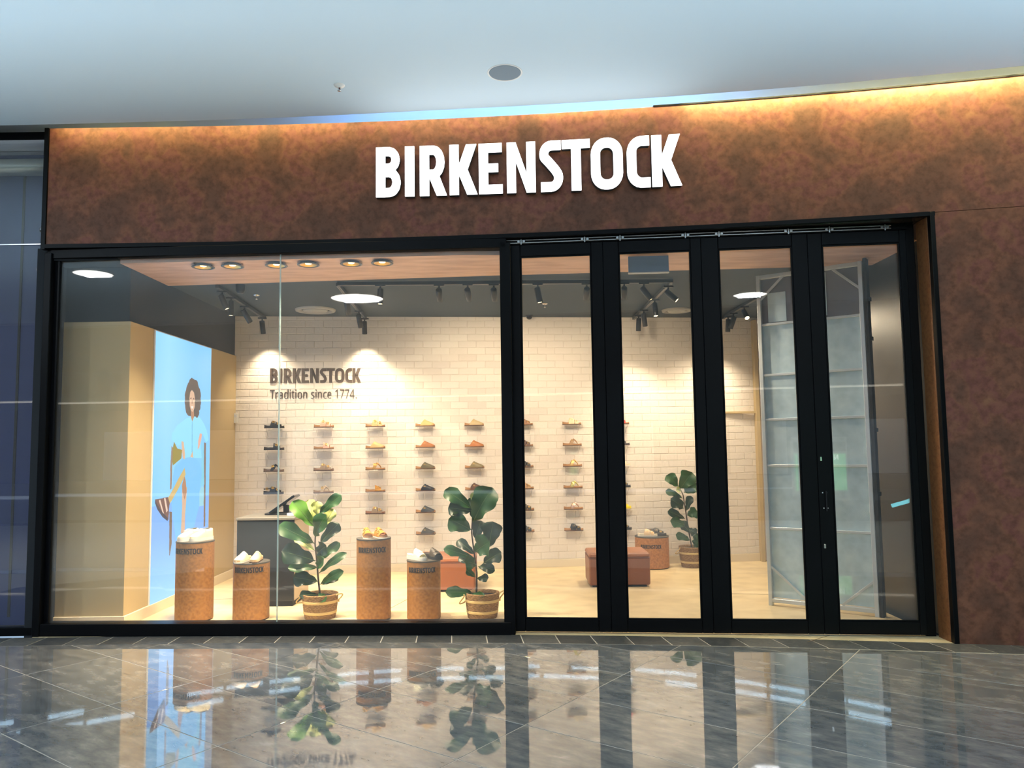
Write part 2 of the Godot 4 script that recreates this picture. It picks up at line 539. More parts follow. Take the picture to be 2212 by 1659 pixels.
func mall():
	# ---- floor: a bed of grout with stone slabs laid aslant, and a border of small slates along the shopfront
	var fl := thing("floor", "polished grey stone mall floor laid diagonally in front of the shop", "floor", Vector3.ZERO, 0, "", "structure")
	var bed := MB.new()
	bed.ribbon(-29, 19, 60, func(x): return -3.3, func(x): return -R(x) - (0.0 if x < -3.95 or x > 3.25 else 0.02), -0.3, -0.0015)
	bed.ribbon(-29, 19, 2, func(x): return 3.2, func(x): return -3.0, -0.3, 0.0)
	for x in [[-29.0, -7.3], [-4.7, -4.3], [-1.7, -1.3], [1.3, 1.7], [4.3, 4.7], [7.3, 19.0]]: bed.box(Vector3((x[0] + x[1]) / 2, -0.15, -3.15), Vector3(x[1] - x[0], 0.3, 0.3))
	part("bed", bed.done(), M.grout, fl)
	var region := PackedVector2Array()
	for i in 41:
		var x := lerpf(-5.6, 5.2, i / 40.0)
		region.append(Vector2(x, -(R(x) - 0.268)))
	region.append(Vector2(5.2, -3.32))
	region.append(Vector2(-5.6, -3.32))
	var u := Vector2(cos(deg_to_rad(36.3)), sin(deg_to_rad(36.3)))
	var v := Vector2(-u.y, u.x)
	for i in range(-8, 6):
		for j in range(-12, 4):
			var c := u * (-3.656 + 1.123 * (i + 0.5)) + v * (-2.40 + 0.56 * (j + 0.5))
			var t := PackedVector2Array()
			for s in [[-1, -1], [1, -1], [1, 1], [-1, 1]]: t.append(c + u * (0.5590 * s[0]) + v * (0.2775 * s[1]))
			for cut in Geometry2D.intersect_polygons(t, region):
				var loc := PackedVector2Array()
				var area2 := 0.0
				for q in cut: loc.append(Vector2((q - c).dot(u), (q - c).dot(v)))
				for k in loc.size(): area2 += loc[k].cross(loc[(k + 1) % loc.size()])
				if absf(area2) < 0.01: continue
				var b := MB.new()
				b.slab(loc, -0.02, 0.0, 0.0015)
				var o := part("tile", b.done(), M.stone[(i * 3 + j * 7 + 100) % 5], fl)
				o.position = Vector3(c.x, 0, c.y)
				o.basis = Basis(Vector3.UP, -u.angle()) * Basis(Vector3(rng.randf_range(-1, 1), 0, rng.randf_range(-1, 1)).normalized(), rng.randf_range(-0.0017, 0.0017))
	var k := 0
	for i in range(-22, 24):
		var xa := 0.179 + 0.276 * i - 0.136
		var xb := xa + 0.267
		var b := MB.new()
		var poly4 := PackedVector2Array()
		for s in [[xa, 0.0], [xb, 0.0], [xb, 0.262], [xa, 0.262]]:
			var x: float = s[0]
			var slope := (R(x + 0.01) - R(x - 0.01)) / 0.02
			poly4.append(Vector2(x - slope * -s[1] * -1.0, -R(x) + s[1]))
		var mid := Vector2((xa + xb) / 2, -R((xa + xb) / 2) + 0.13)
		var loc := PackedVector2Array()
		for q in poly4: loc.append(q - mid)
		b.slab(loc, -0.02, 0.001, 0.001)
		var o := part("border_tile", b.done(), M.slate[k % 3], fl)
		o.position = Vector3(mid.x, 0, mid.y)
		k += 1 + rng.randi() % 2
	# added fill uplights, sunk in the floor out of view to brighten the ceiling
	for d in [[-6.0, 2.6, "leftmost"], [-3.0, 2.6, "second"], [0.0, 2.6, "middle one"], [3.0, 2.6, "fourth"], [6.0, 2.6, "rightmost"]]:
		var up := thing("added_floor_uplight", "added fill uplight channel sunk in the mall floor, %s of five from the left" % d[2], "light", Vector3(d[0], 0, -3.15), 0, "added fill uplights in the mall floor")
		var h := MB.new()
		h.box(Vector3(0, -0.29, 0), Vector3(d[1], 0.02, 0.3))
		for s in [-1, 1]: h.box(Vector3(0, -0.14, 0.147 * s), Vector3(d[1], 0.28, 0.006))
		part("housing", h.done(), M.black_matt, up)
		part("fill_lamp_tube", boxm(Vector3(0, -0.265, 0), Vector3(d[1] - 0.1, 0.02, 0.1), 0.004), glow(c8(225, 238, 255), 3.0), up)
		area(up, Vector3(0, -0.25, 0), Vector3.UP, Vector2(d[1] - 0.1, 0.12), [20.0, 6.5, 1.4, 7.5, 18.0][int(d[0] / 3.0) + 2], c8(212, 235, 250))
	# ---- ceiling with its cove above the fascia
	var ce := thing("ceiling", "smooth pale blue-white mall ceiling with a curved edge above the sign band", "ceiling", Vector3.ZERO, 0, "", "structure")
	var b1 := MB.new()
	b1.ribbon(-29, 19, 76, func(x): return 3.2, func(x): return -edge(x), 4.26, 4.36)
	part("board", b1.done(), M.white_paint, ce)
	var b2 := MB.new()
	b2.ribbon(-29, 19, 76, func(x): return -R(x) - 0.28, func(x): return -R(x) - 0.38, 4.2, 4.85)
	b2.ribbon(-29, 19, 76, func(x): return -R(x) - 0.036, func(x): return -R(x) - 0.30, 4.2, 4.27)
	b2.ribbon(-29, 19, 76, func(x): return -R(x) + 1.0, func(x): return -R(x) - 0.30, 4.8, 4.9)
	b2.ribbon(-29, 19, 76, func(x): return -R(x) + 1.05, func(x): return -R(x) + 1.0, 4.36, 4.9)
	part("cove", b2.done(), M.cove, ce)
	# warm strips that graze the top of the fascia
	var runs := [[-3.9, -2.6, 0], [-2.6, -1.3, 0], [-1.3, 0.1, 0], [0.1, 1.4, 1], [1.4, 2.6, 1], [2.6, 3.9, 1], [3.9, 5.3, 1]]
	var names := ["first", "second", "third", "fourth", "fifth", "sixth", "seventh"]
	for i in runs.size():
		var r: Array = runs[i]
		var right: bool = r[2] == 1
		var back := 0.055 if right else 0.09
		var y := 4.345 if right else 4.33
		var a := Vector3(r[0], y, -R(r[0]) + back)
		var z := Vector3(r[1], y, -R(r[1]) + back)
		var mid := (a + z) / 2
		var along := (z - a).normalized()
		var o := thing("cove_light", "warm linear lamp hidden in the cove above the sign band, %s from the left" % names[i], "light", mid, atan2(-along.z, along.x), "warm lamps in the cove")
		part("housing", boxm(Vector3(0, 0.022, 0.0), Vector3(a.distance_to(z) - 0.03, 0.016, 0.05), 0.003), M.white, o)
		part("lamp_strip", boxm(Vector3(0, 0.012, 0.0), Vector3(a.distance_to(z) - 0.06, 0.006, 0.02)), glow(c8(255, 196, 110), 2.0), o)
		var e: float = [0.55, 0.6, 0.55, 0.8, 2.2, 3.3, 3.6][i]
		area(o, Vector3(0, 0.005, -0.005), Vector3(0, -1.0, 0.0), Vector2(a.distance_to(z) - 0.06, 0.03), e, c8(255, 236, 165))
	for r in [[-1.5, -0.4], [-0.4, 0.7], [0.7, 1.8]]:
		var a := Vector3(r[0], 4.40, -R(r[0]) + 0.40)
		var z := Vector3(r[1], 4.40, -R(r[1]) + 0.40)
		var along := (z - a).normalized()
		var o := thing("cove_light", "cool white linear lamp hidden in the cove above the lettering, %s" % ["left run", "middle run", "right run"][[-1.5, -0.4, 0.7].find(r[0])], "light", (a + z) / 2, atan2(-along.z, along.x), "cool lamps in the cove")
		part("housing", boxm(Vector3(0, -0.02, 0.03), Vector3(a.distance_to(z) - 0.02, 0.03, 0.05), 0.003), M.white, o)
		part("lamp_strip", boxm(Vector3(0, 0.0, -0.002), Vector3(a.distance_to(z) - 0.04, 0.03, 0.006)), glow(c8(190, 220, 255), 2.0), o)
		area(o, Vector3(0, 0.0, -0.01), Vector3(0, 0.25, -1), Vector2(a.distance_to(z) - 0.04, 0.03), 0.62, c8(150, 200, 255))
	# round downlights in the mall ceiling, seen as reflections in the glass
	var disc_at := [[-6.85, -1.6, 0.28, "left of the three mirrored in the window"], [-3.44, 0.96, 0.47, "largest of the three mirrored in the glass"], [2.81, 2.07, 0.3, "mirrored in the folding doors"]]
	for d in disc_at:
		var o := thing("ceiling_light", "round white flush lamp in the mall ceiling, %s" % d[3], "light", Vector3(d[0], 4.26, d[1]), 0, "round lamps in the mall ceiling")
		var b := MB.new(1)
		b.lathe([V(d[2] + 0.02, 0), V(d[2] + 0.02, -0.02), V(d[2], -0.025), V(d[2], -0.012)], 40)
		part("rim", b.done(), M.white, o)
		var f := MB.new()
		f.lathe([V(d[2], -0.013), V(0, -0.013)], 40)
		part("diffuser", f.done(), glow(c8(255, 252, 244), 14.0), o)
		area(o, Vector3(0, -0.03, 0), Vector3.DOWN, Vector2(d[2] * 1.36, d[2] * 1.36), 13.0, c8(236, 246, 255))
	# ---- what lies across the mall and shows only in reflections
	var st := "structure"
	var lower := whole("floor_lower", boxm(Vector3(-5, -5.1, 12), Vector3(48, 0.2, 30)), mat(c8(120, 122, 126), 0.5), "grey floor of the mall level below the gallery", "floor", "", st)
	var gal := MB.new()
	gal.box(Vector3(-5, -0.18, 20.2), Vector3(48, 0.36, 12.4))
	whole("floor_gallery", gal.done(), mat(c8(150, 160, 170), 0.6), "pale slab of the gallery across the mall", "floor", "", st)
	var slab := MB.new()
	slab.box(Vector3(-5, 3.9, 17.2), Vector3(48, 1.1, 6.4))
	whole("ceiling_gallery", slab.done(), mat(c8(80, 104, 128), 0.7), "grey upper slab across the mall with a light line under its edge", "ceiling", "", st)
	whole("wall_across", boxm(Vector3(-5, 4.0, 26.2), Vector3(48.8, 18.4, 0.4)), mat(c8(34, 50, 80), 0.7), "dark far wall across the mall", "wall", "", st)
	whole("wall_west", boxm(Vector3(-29.2, 4.0, 9), Vector3(0.4, 18.4, 34)), mat(c8(34, 54, 90), 0.7), "dull blue side wall at the far end of the mall", "wall", "", st)
	whole("wall_east", boxm(Vector3(19.2, 4.0, 9), Vector3(0.4, 18.4, 34)), mat(c8(34, 50, 78), 0.7), "dark side wall at the near end of the mall", "wall", "", st)
	whole("ceiling_atrium", boxm(Vector3(-5, 13.2, 14.5), Vector3(48.4, 0.3, 24)), mat(c8(170, 180, 188), 0.8), "high ceiling over the mall atrium", "ceiling", "", st)
	var par := MB.new()
	par.box(Vector3(-5, 8.7, 3.3), Vector3(48, 8.9, 0.2))
	par.box(Vector3(-5, -2.7, 3.1), Vector3(48, 4.8, 0.2))
	whole("wall_parapet", par.done(), mat(c8(150, 158, 166), 0.8), "pale wall above the edge of the shop-side gallery", "wall", "", st)
	var led := thing("light_line", "long white light line under the slab edge across the mall", "light", Vector3(-5, 3.3, 13.95))
	part("lamp_strip", boxm(Vector3(0, 0, 0), Vector3(46, 0.07, 0.05), 0.01), glow(c8(255, 250, 232), 1.3), led)
	area(led, Vector3(0, -0.02, -0.06), Vector3(0, -0.3, -1), Vector2(44, 0.05), 0.9, c8(255, 246, 224))
	var bal := thing("light_line", "curved white light line on the gallery floor edge across the mall", "light", Vector3(0, 0, 0))
	var lb := MB.new()
	lb.ribbon(-23, 6, 40, func(x): return 13.6 + 0.004 * (x + 8) * (x + 8), func(x): return 13.55 + 0.004 * (x + 8) * (x + 8), -0.08, 0.04)
	part("lamp_strip", lb.done(), glow(c8(210, 232, 255), 0.8), bal)
	var bs := MB.new()
	bs.ribbon(-23, 6, 40, func(x): return 14.0 + 0.004 * (x + 8) * (x + 8), func(x): return 13.6 + 0.004 * (x + 8) * (x + 8), -0.9, -0.0)
	part("slab_edge", bs.done(), mat(c8(150, 172, 190), 0.6), bal)
	area(bal, Vector3(-8, 0.0, 13.4), Vector3(0, 0.2, -1), Vector2(20, 0.05), 0.15, c8(210, 230, 255))
	# lit shop windows across the gallery
	var wide := [[-19.0, 2.6, c8(150, 190, 230), 0.2], [-14.5, 2.0, c8(255, 225, 180), 0.15], [-10.5, 2.8, c8(190, 210, 230), 0.18], [-5.5, 2.4, c8(255, 230, 190), 0.15], [-0.5, 2.2, c8(180, 205, 235), 0.18], [4.5, 2.6, c8(255, 236, 205), 0.15], [9.5, 2.4, c8(190, 215, 240), 0.18]]
	for i in wide.size():
		var w: Array = wide[i]
		var o := thing("window_%d" % (i + 10), "lit shop window across the mall, %s along the gallery" % ["first", "second", "third", "fourth", "fifth", "sixth", "seventh"][i], "window", Vector3(w[0] * 1.2, 0, 25.95), 0, "lit shop windows across the mall", st)
		part("frame", boxm(Vector3(0, 1.3, 0.02), Vector3(w[1] + 0.16, 2.66, 0.06), 0.01), M.black, o)
		part("pane", boxm(Vector3(0, 1.3, -0.02), Vector3(w[1], 2.5, 0.02)), glow(w[2], w[3]), o)
		area(o, Vector3(0, 1.3, -0.1), Vector3(0, 0, -1), Vector2(w[1], 2.5), w[3] * w[1] * 0.5, w[2])
	# curved clerestory under the atrium roof: clear panes in a dark frame, daylight behind them
	var cl := thing("window_9", "curved row of daylight panes high across the mall", "window", Vector3.ZERO, 0, "", st)
	var bowl := func(x: float) -> float: return 24.0 - (x + 3.2) * (x + 3.2) * 0.026
	var cf := MB.new()
	for row in [[4.45, 8.62], [8.82, 9.04], [9.26, 13.1]]: cf.ribbon(-29, 19, 40, func(x): return bowl.call(x) + 0.10, func(x): return bowl.call(x) - 0.04, row[0], row[1])
	for i in 27:
		var xa := -22.0 + i * 1.42
		var solid := i in [3, 7, 10, 17, 22]
		var wide_bar := 1.42 if solid else 0.12 + 0.08 * sin(i * 2.3)
		cf.ribbon(xa, xa + wide_bar, 2, func(x): return bowl.call(x) + 0.10, func(x): return bowl.call(x) - 0.04, 8.4, 9.5)
		if solid: continue
		for row in [[8.62, 8.82], [9.04, 9.26]]:
			if (i * 7 + int(row[0] * 10)) % 5 == 0:
				cf.ribbon(xa, xa + 1.42, 2, func(x): return bowl.call(x) + 0.10, func(x): return bowl.call(x) - 0.04, row[0] - 0.02, row[1] + 0.02)
				continue
			var pm := MB.new()
			pm.ribbon(xa + wide_bar, xa + 1.42, 2, func(x): return bowl.call(x) + 0.03, func(x): return bowl.call(x) + 0.02, row[0], row[1])
			part("pane", pm.done(), M.glass, cl)
	cf.ribbon(-29, -21.9, 8, func(x): return bowl.call(x) + 0.10, func(x): return bowl.call(x) - 0.04, 8.4, 9.5)
	cf.ribbon(16.3, 19, 4, func(x): return bowl.call(x) + 0.10, func(x): return bowl.call(x) - 0.04, 8.4, 9.5)
	part("frame", cf.done(), M.charcoal, cl)
	for i in 8:
		var x0 := -22.0 + i * 4.8
		var x1 := x0 + 4.8
		var p := Vector3(x0, 8.96, bowl.call(x0) + 0.35)
		var q := Vector3(x1, 8.96, bowl.call(x1) + 0.35)
		var across := (q - p).normalized()
		area(cl, (p + q) / 2, Vector3(across.z, 0, -across.x), Vector2(p.distance_to(q), 1.2), 55.0, c8(190, 228, 255))


func shopfront():
	# ---- fascia and pier, clad in copper-brown panels
	var wf := thing("wall_front", "mottled copper-brown panel band and pier around the shop entrance", "wall", Vector3.ZERO, 0, "", "structure")
	var a := MB.new()
	a.ribbon(-3.945, 6.2, 60, func(x): return -R(x), func(x): return -R(x) - 0.035, 3.265, 4.285)
	part("panel", a.done(), M.copper, wf)
	var b := MB.new()
	b.ribbon(3.285, 6.2, 16, func(x): return -R(x), func(x): return -R(x) - 0.035, 0.0, 3.261)
	part("panel", b.done(), M.copper, wf)
	var core := MB.new()
	core.ribbon(-3.945, 6.2, 40, func(x): return -R(x) - 0.036, func(x): return -R(x) - 0.12, 3.27, 4.19)
	core.ribbon(3.30, 6.2, 10, func(x): return -R(x) - 0.036, func(x): return -R(x) - 0.6, 0.0, 3.27)
	part("backing", core.done(), M.dark_wall, wf)
	whole("wall_right_mall", boxm(Vector3(12.6, 2.2, -5.0), Vector3(12.8, 4.6, 0.3)), M.dark_wall, "dark shop wall further along the mall on the right", "wall", "", "structure")
	# black edging: under the fascia, at its left end, down the pier, and along its top on the right
	var t := MB.new()
	t.ribbon(-3.975, 3.285, 44, func(x): return -R(x) + 0.012, func(x): return -R(x) - 0.03, 3.235, 3.268)
	t.box(Vector3(-3.965, 3.755, -R(-3.9) - 0.012), Vector3(0.035, 1.06, 0.05))
	t.box(Vector3(3.266, 1.63, -R(3.27) - 0.012), Vector3(0.036, 3.27, 0.05), 0.003)
	t.ribbon(1.2, 6.2, 30, func(x): return -R(x) + 0.006, func(x): return -R(x) - 0.03, 4.285, 4.297)
	whole("trim_1", t.done(), M.black, "black metal edging under the copper band and down the pier", "trim", "", "structure")
	# underside between fascia and glass
	var under := MB.new()
	under.ribbon(-3.95, -0.03, 20, func(x): return -R(x) - 0.028, func(x): return on_window(x) - 0.06, 3.236, 3.262)
	under.ribbon(-0.03, 3.26, 20, func(x): return -R(x) - 0.028, func(x): return on_door(x) - 0.08, 3.24, 3.262)
	whole("trim_2", under.done(), mat(c8(60, 50, 44), 0.25, 0.4), "dark glossy underside of the copper band above the glass", "trim", "", "structure")
	# bronze return beside the doors
	var j := MB.new()
	j.ribbon(3.244, 3.252, 1, func(x): return -R(x) - 0.03, func(x): return -6.10, 0.0, 3.236)
	j.box(Vector3(3.275, 1.62, -6.02), Vector3(0.05, 3.236, 0.16))
	whole("trim_3", j.done(), M.bronze, "bronze-brown return of the pier beside the folding doors", "trim", "", "structure")
	# ---- the sign
	var sg := thing("shop_sign", "large white illuminated letters on the copper band spelling BIRKENSTOCK", "sign")
	var bend := func(p: Vector3) -> Vector3:
		var x := -1.118 + p.x
		return Vector3(x, p.y + 3.60 - 0.006 * p.x, -R(x) + 0.0 + p.z)
	var back := func(p: Vector3) -> Vector3:
		var x := -1.118 + p.x
		return Vector3(x, p.y + 3.60 - 0.006 * p.x, -R(x) + p.z)
	for k in 11:
		part("letter", letter_mesh(k, Vector2(2.515, 0.428), 0.062, 0.075, bend), M.sign, sg)
		var can := MB.new()
		part("letter_case", letter_mesh(k, Vector2(2.515, 0.428), 0.012, 0.0615, back), mat(c8(44, 46, 50), 0.5) if k == 0 else M.charcoal, sg)
	area(sg, Vector3(0.15, 3.8, -R(0.15) + 0.12), Vector3(-0.09, 0, 1), Vector2(2.4, 0.35), 0.7, Color.WHITE)
	# ---- display window
	var wd := thing("window_1", "wide display window in a black frame, two panes meeting edge to edge", "window", P0, -atan2(P1.z - P0.z, P1.x - P0.x), "", "structure")
	var wl := P0.distance_to(P1)
	var fr := MB.new()
	fr.box(Vector3(wl / 2, 0.05, -0.02), Vector3(wl, 0.1, 0.14), 0.004)
	part("sill", fr.done(), M.black, wd)
	fr = MB.new()
	fr.box(Vector3(wl / 2, 3.195, -0.02), Vector3(wl, 0.08, 0.12), 0.004)
	fr.box(Vector3(wl / 2, 3.165, 0.02), Vector3(wl - 0.1, 0.02, 0.02))
	part("head", fr.done(), M.black, wd)
	fr = MB.new()
	fr.box(Vector3(0.02, 1.6, 0.02), Vector3(0.06, 3.2, 0.08), 0.004)
	fr.box(Vector3(0.07, 1.62, -0.02), Vector3(0.045, 3.06, 0.05), 0.004)
	part("jamb", fr.done(), M.black, wd)
	fr = MB.new()
	fr.box(Vector3(wl - 0.012, 1.6, -0.02), Vector3(0.09, 3.2, 0.12), 0.004)
	part("jamb", fr.done(), M.black, wd)
	for q in [[0.09, 1.998], [2.004, wl - 0.055]]:
		part("pane", boxm(Vector3((q[0] + q[1]) / 2, 1.63, -0.02), Vector3(q[1] - q[0], 3.07, 0.012)), M.glass, wd)
	part("joint", boxm(Vector3(2.001, 1.63, -0.02), Vector3(0.010, 3.07, 0.0125)), M.seal, wd)
	# ---- four folding glass doors
	var turn := -atan2(Q1.z - Q0.z, Q1.x - Q0.x)
	var along := (Q1 - Q0).normalized()
	var leaf := [[0.0, 0.806, 0.118, 0.708], [0.806, 1.604, 0.934, 1.519], [1.604, 2.448, 1.742, 2.326], [2.448, 3.21, 2.56, 3.16]]
	for k in 4:
		var l: Array = leaf[k]
		var d := thing("door_%d" % (k + 1), "black framed folding glass door, %s" % ["leftmost leaf beside the display window", "second leaf from the left", "third leaf before the metal panel", "rightmost leaf beside the copper pier"][k], "door", Q0 + along * l[0], turn, "folding glass doors", "structure")
		var w: float = l[1] - l[0]
		var g0: float = l[2] - l[0]
		var g1: float = l[3] - l[0]
		part("stile", boxm(Vector3(g0 / 2, 1.6, 0), Vector3(g0, 3.17, 0.06), 0.004), M.black, d)
		part("stile", boxm(Vector3((g1 + w) / 2, 1.6, 0), Vector3(w - g1, 3.17, 0.06), 0.004), M.black, d)
		part("rail", boxm(Vector3((g0 + g1) / 2, 0.065, 0), Vector3(g1 - g0, 0.10, 0.058), 0.004), M.black, d)
		part("rail", boxm(Vector3((g0 + g1) / 2, 3.135, 0), Vector3(g1 - g0, 0.10, 0.058), 0.004), M.black, d)
		part("pane", boxm(Vector3((g0 + g1) / 2, 1.6, 0), Vector3(g1 - g0, 2.98, 0.012)), M.glass, d)
		var bead := MB.new()
		for x in [g0 + 0.006, g1 - 0.006]: bead.box(Vector3(x, 1.6, 0.02), Vector3(0.012, 2.97, 0.018), 0.003)
		for y in [0.121, 3.079]: bead.box(Vector3((g0 + g1) / 2, y, 0.02), Vector3(g1 - g0, 0.012, 0.018), 0.003)
		part("bead", bead.done(), M.black, d)
		if k == 3:
			for y in [1.37, 0.69]: part("lock_plate", boxm(Vector3(0.03, y, 0.032), Vector3(0.016, 0.034, 0.006), 0.002), M.chrome, d)
			part("pull_handle", boxm(Vector3(0.055, 1.04, 0.04), Vector3(0.012, 0.16, 0.012), 0.003), M.black_matt, d)
			for q in [[0.03, 1.105], [0.06, 1.105], [0.035, 0.985], [0.065, 0.985]]: part("screw", boxm(Vector3(q[0], q[1], 0.032), Vector3(0.009, 0.009, 0.006), 0.002), M.white, d)
	var dt := thing("door_track", "bright steel sliding track with hangers above the folding doors", "rail", Q0, turn)
	var rail := MB.new()
	for y in [3.199, 3.222]: rail.box(Vector3(1.55, y, 0.035), Vector3(3.1, 0.008, 0.012), 0.002)
	part("rail", rail.done(), M.chrome, dt)
	part("channel", boxm(Vector3(1.6, 3.212, 0.0), Vector3(3.25, 0.045, 0.05)), M.black, dt)
	for x in [0.13, 0.66, 0.95, 1.48, 1.75, 2.3, 2.62, 3.05]:
		var hg := MB.new()
		hg.box(Vector3(x, 3.206, 0.045), Vector3(0.012, 0.05, 0.012), 0.002)
		for s in [-0.022, 0.022]: hg.box(Vector3(x + s, 3.21, 0.044), Vector3(0.024, 0.026, 0.01), 0.003)
		part("hanger", hg.done(), M.chrome, dt)
	var post := MB.new()
	post.box(Vector3(3.245, 1.62, -0.04), Vector3(0.075, 3.236, 0.10), 0.004)
	var pm := whole("trim_4", post.done(), M.black, "black upright post at the right end of the folding doors", "trim", "", "structure")
	pm.position = Q0
	pm.rotation.y = turn
	# ---- neighbour's dark blue shopfront at the left edge
	var nb := thing("window_2", "dark blue neighbouring shop window at the left edge", "window", Vector3.ZERO, 0, "", "structure")
	part("pane", boxm(Vector3(-7.5, 2.14, -6.60), Vector3(7.04, 4.14, 0.012)), M.glass, nb)
	part("back_panel", boxm(Vector3(-7.5, 2.13, -6.95), Vector3(7.1, 4.26, 0.05)), M.dark_blue, nb)
	part("sill", boxm(Vector3(-7.5, 0.035, -6.60), Vector3(7.1, 0.07, 0.10), 0.004), M.black, nb)
	part("head", boxm(Vector3(-7.5, 4.235, -6.58), Vector3(7.1, 0.07, 0.12), 0.004), M.black, nb)
	part("transom", boxm(Vector3(-7.5, 3.30, -6.60), Vector3(7.1, 0.008, 0.02)), M.chrome, nb)
	part("frame", boxm(Vector3(-4.42, 2.13, -6.93), Vector3(0.02, 4.1, 0.03)), M.black_matt, nb)
	part("side", boxm(Vector3(-3.99, 2.13, -6.80), Vector3(0.02, 4.26, 0.34)), M.dark_blue, nb)
	var tb := MB.new(1)
	tb.tube([Vector3(-10.9, 4.06, -6.80), Vector3(-4.01, 4.06, -6.80)], 0.075, 0.075, 16)
	part("duct", tb.done(), mat(c8(200, 205, 195), 0.3, 0.7), nb, "silver duct behind the dark blue glass")
	for q in [[-4.022, 3.42, "topmost, half hidden by the black edging"], [-4.018, 3.215, "middle one under the copper band"], [-4.03, 2.747, "lowest one beside the black window jamb"]]:
		var o := thing("glass_fixing", "round steel glass fixing on the dark blue window, %s" % q[2], "fixing", Vector3(q[0], q[1], -6.59), 0, "glass fixings on the dark blue window")
		var m := MB.new(1)
		m.lathe([V(0, 0.03), V(0.024, 0.03), V(0.032, 0.022), V(0.032, 0.004), V(0.0, 0.0)], 20, Transform3D(Basis(Vector3.RIGHT, PI / 2), Vector3.ZERO))
		part("disc", m.done(), M.chrome, o)
		var r := MB.new(1)
		r.tube([Vector3(0.0, -0.01, -0.02), Vector3(0.07, -0.012, -0.05)], 0.009, 0.009, 8)
		part("arm", r.done(), M.chrome, o)
	whole("wall_left_mall", boxm(Vector3(-20.0, 2.2, -6.7), Vector3(18.0, 4.6, 0.3)), M.dark_wall, "dark shop wall further along the mall on the left", "wall", "", "structure")


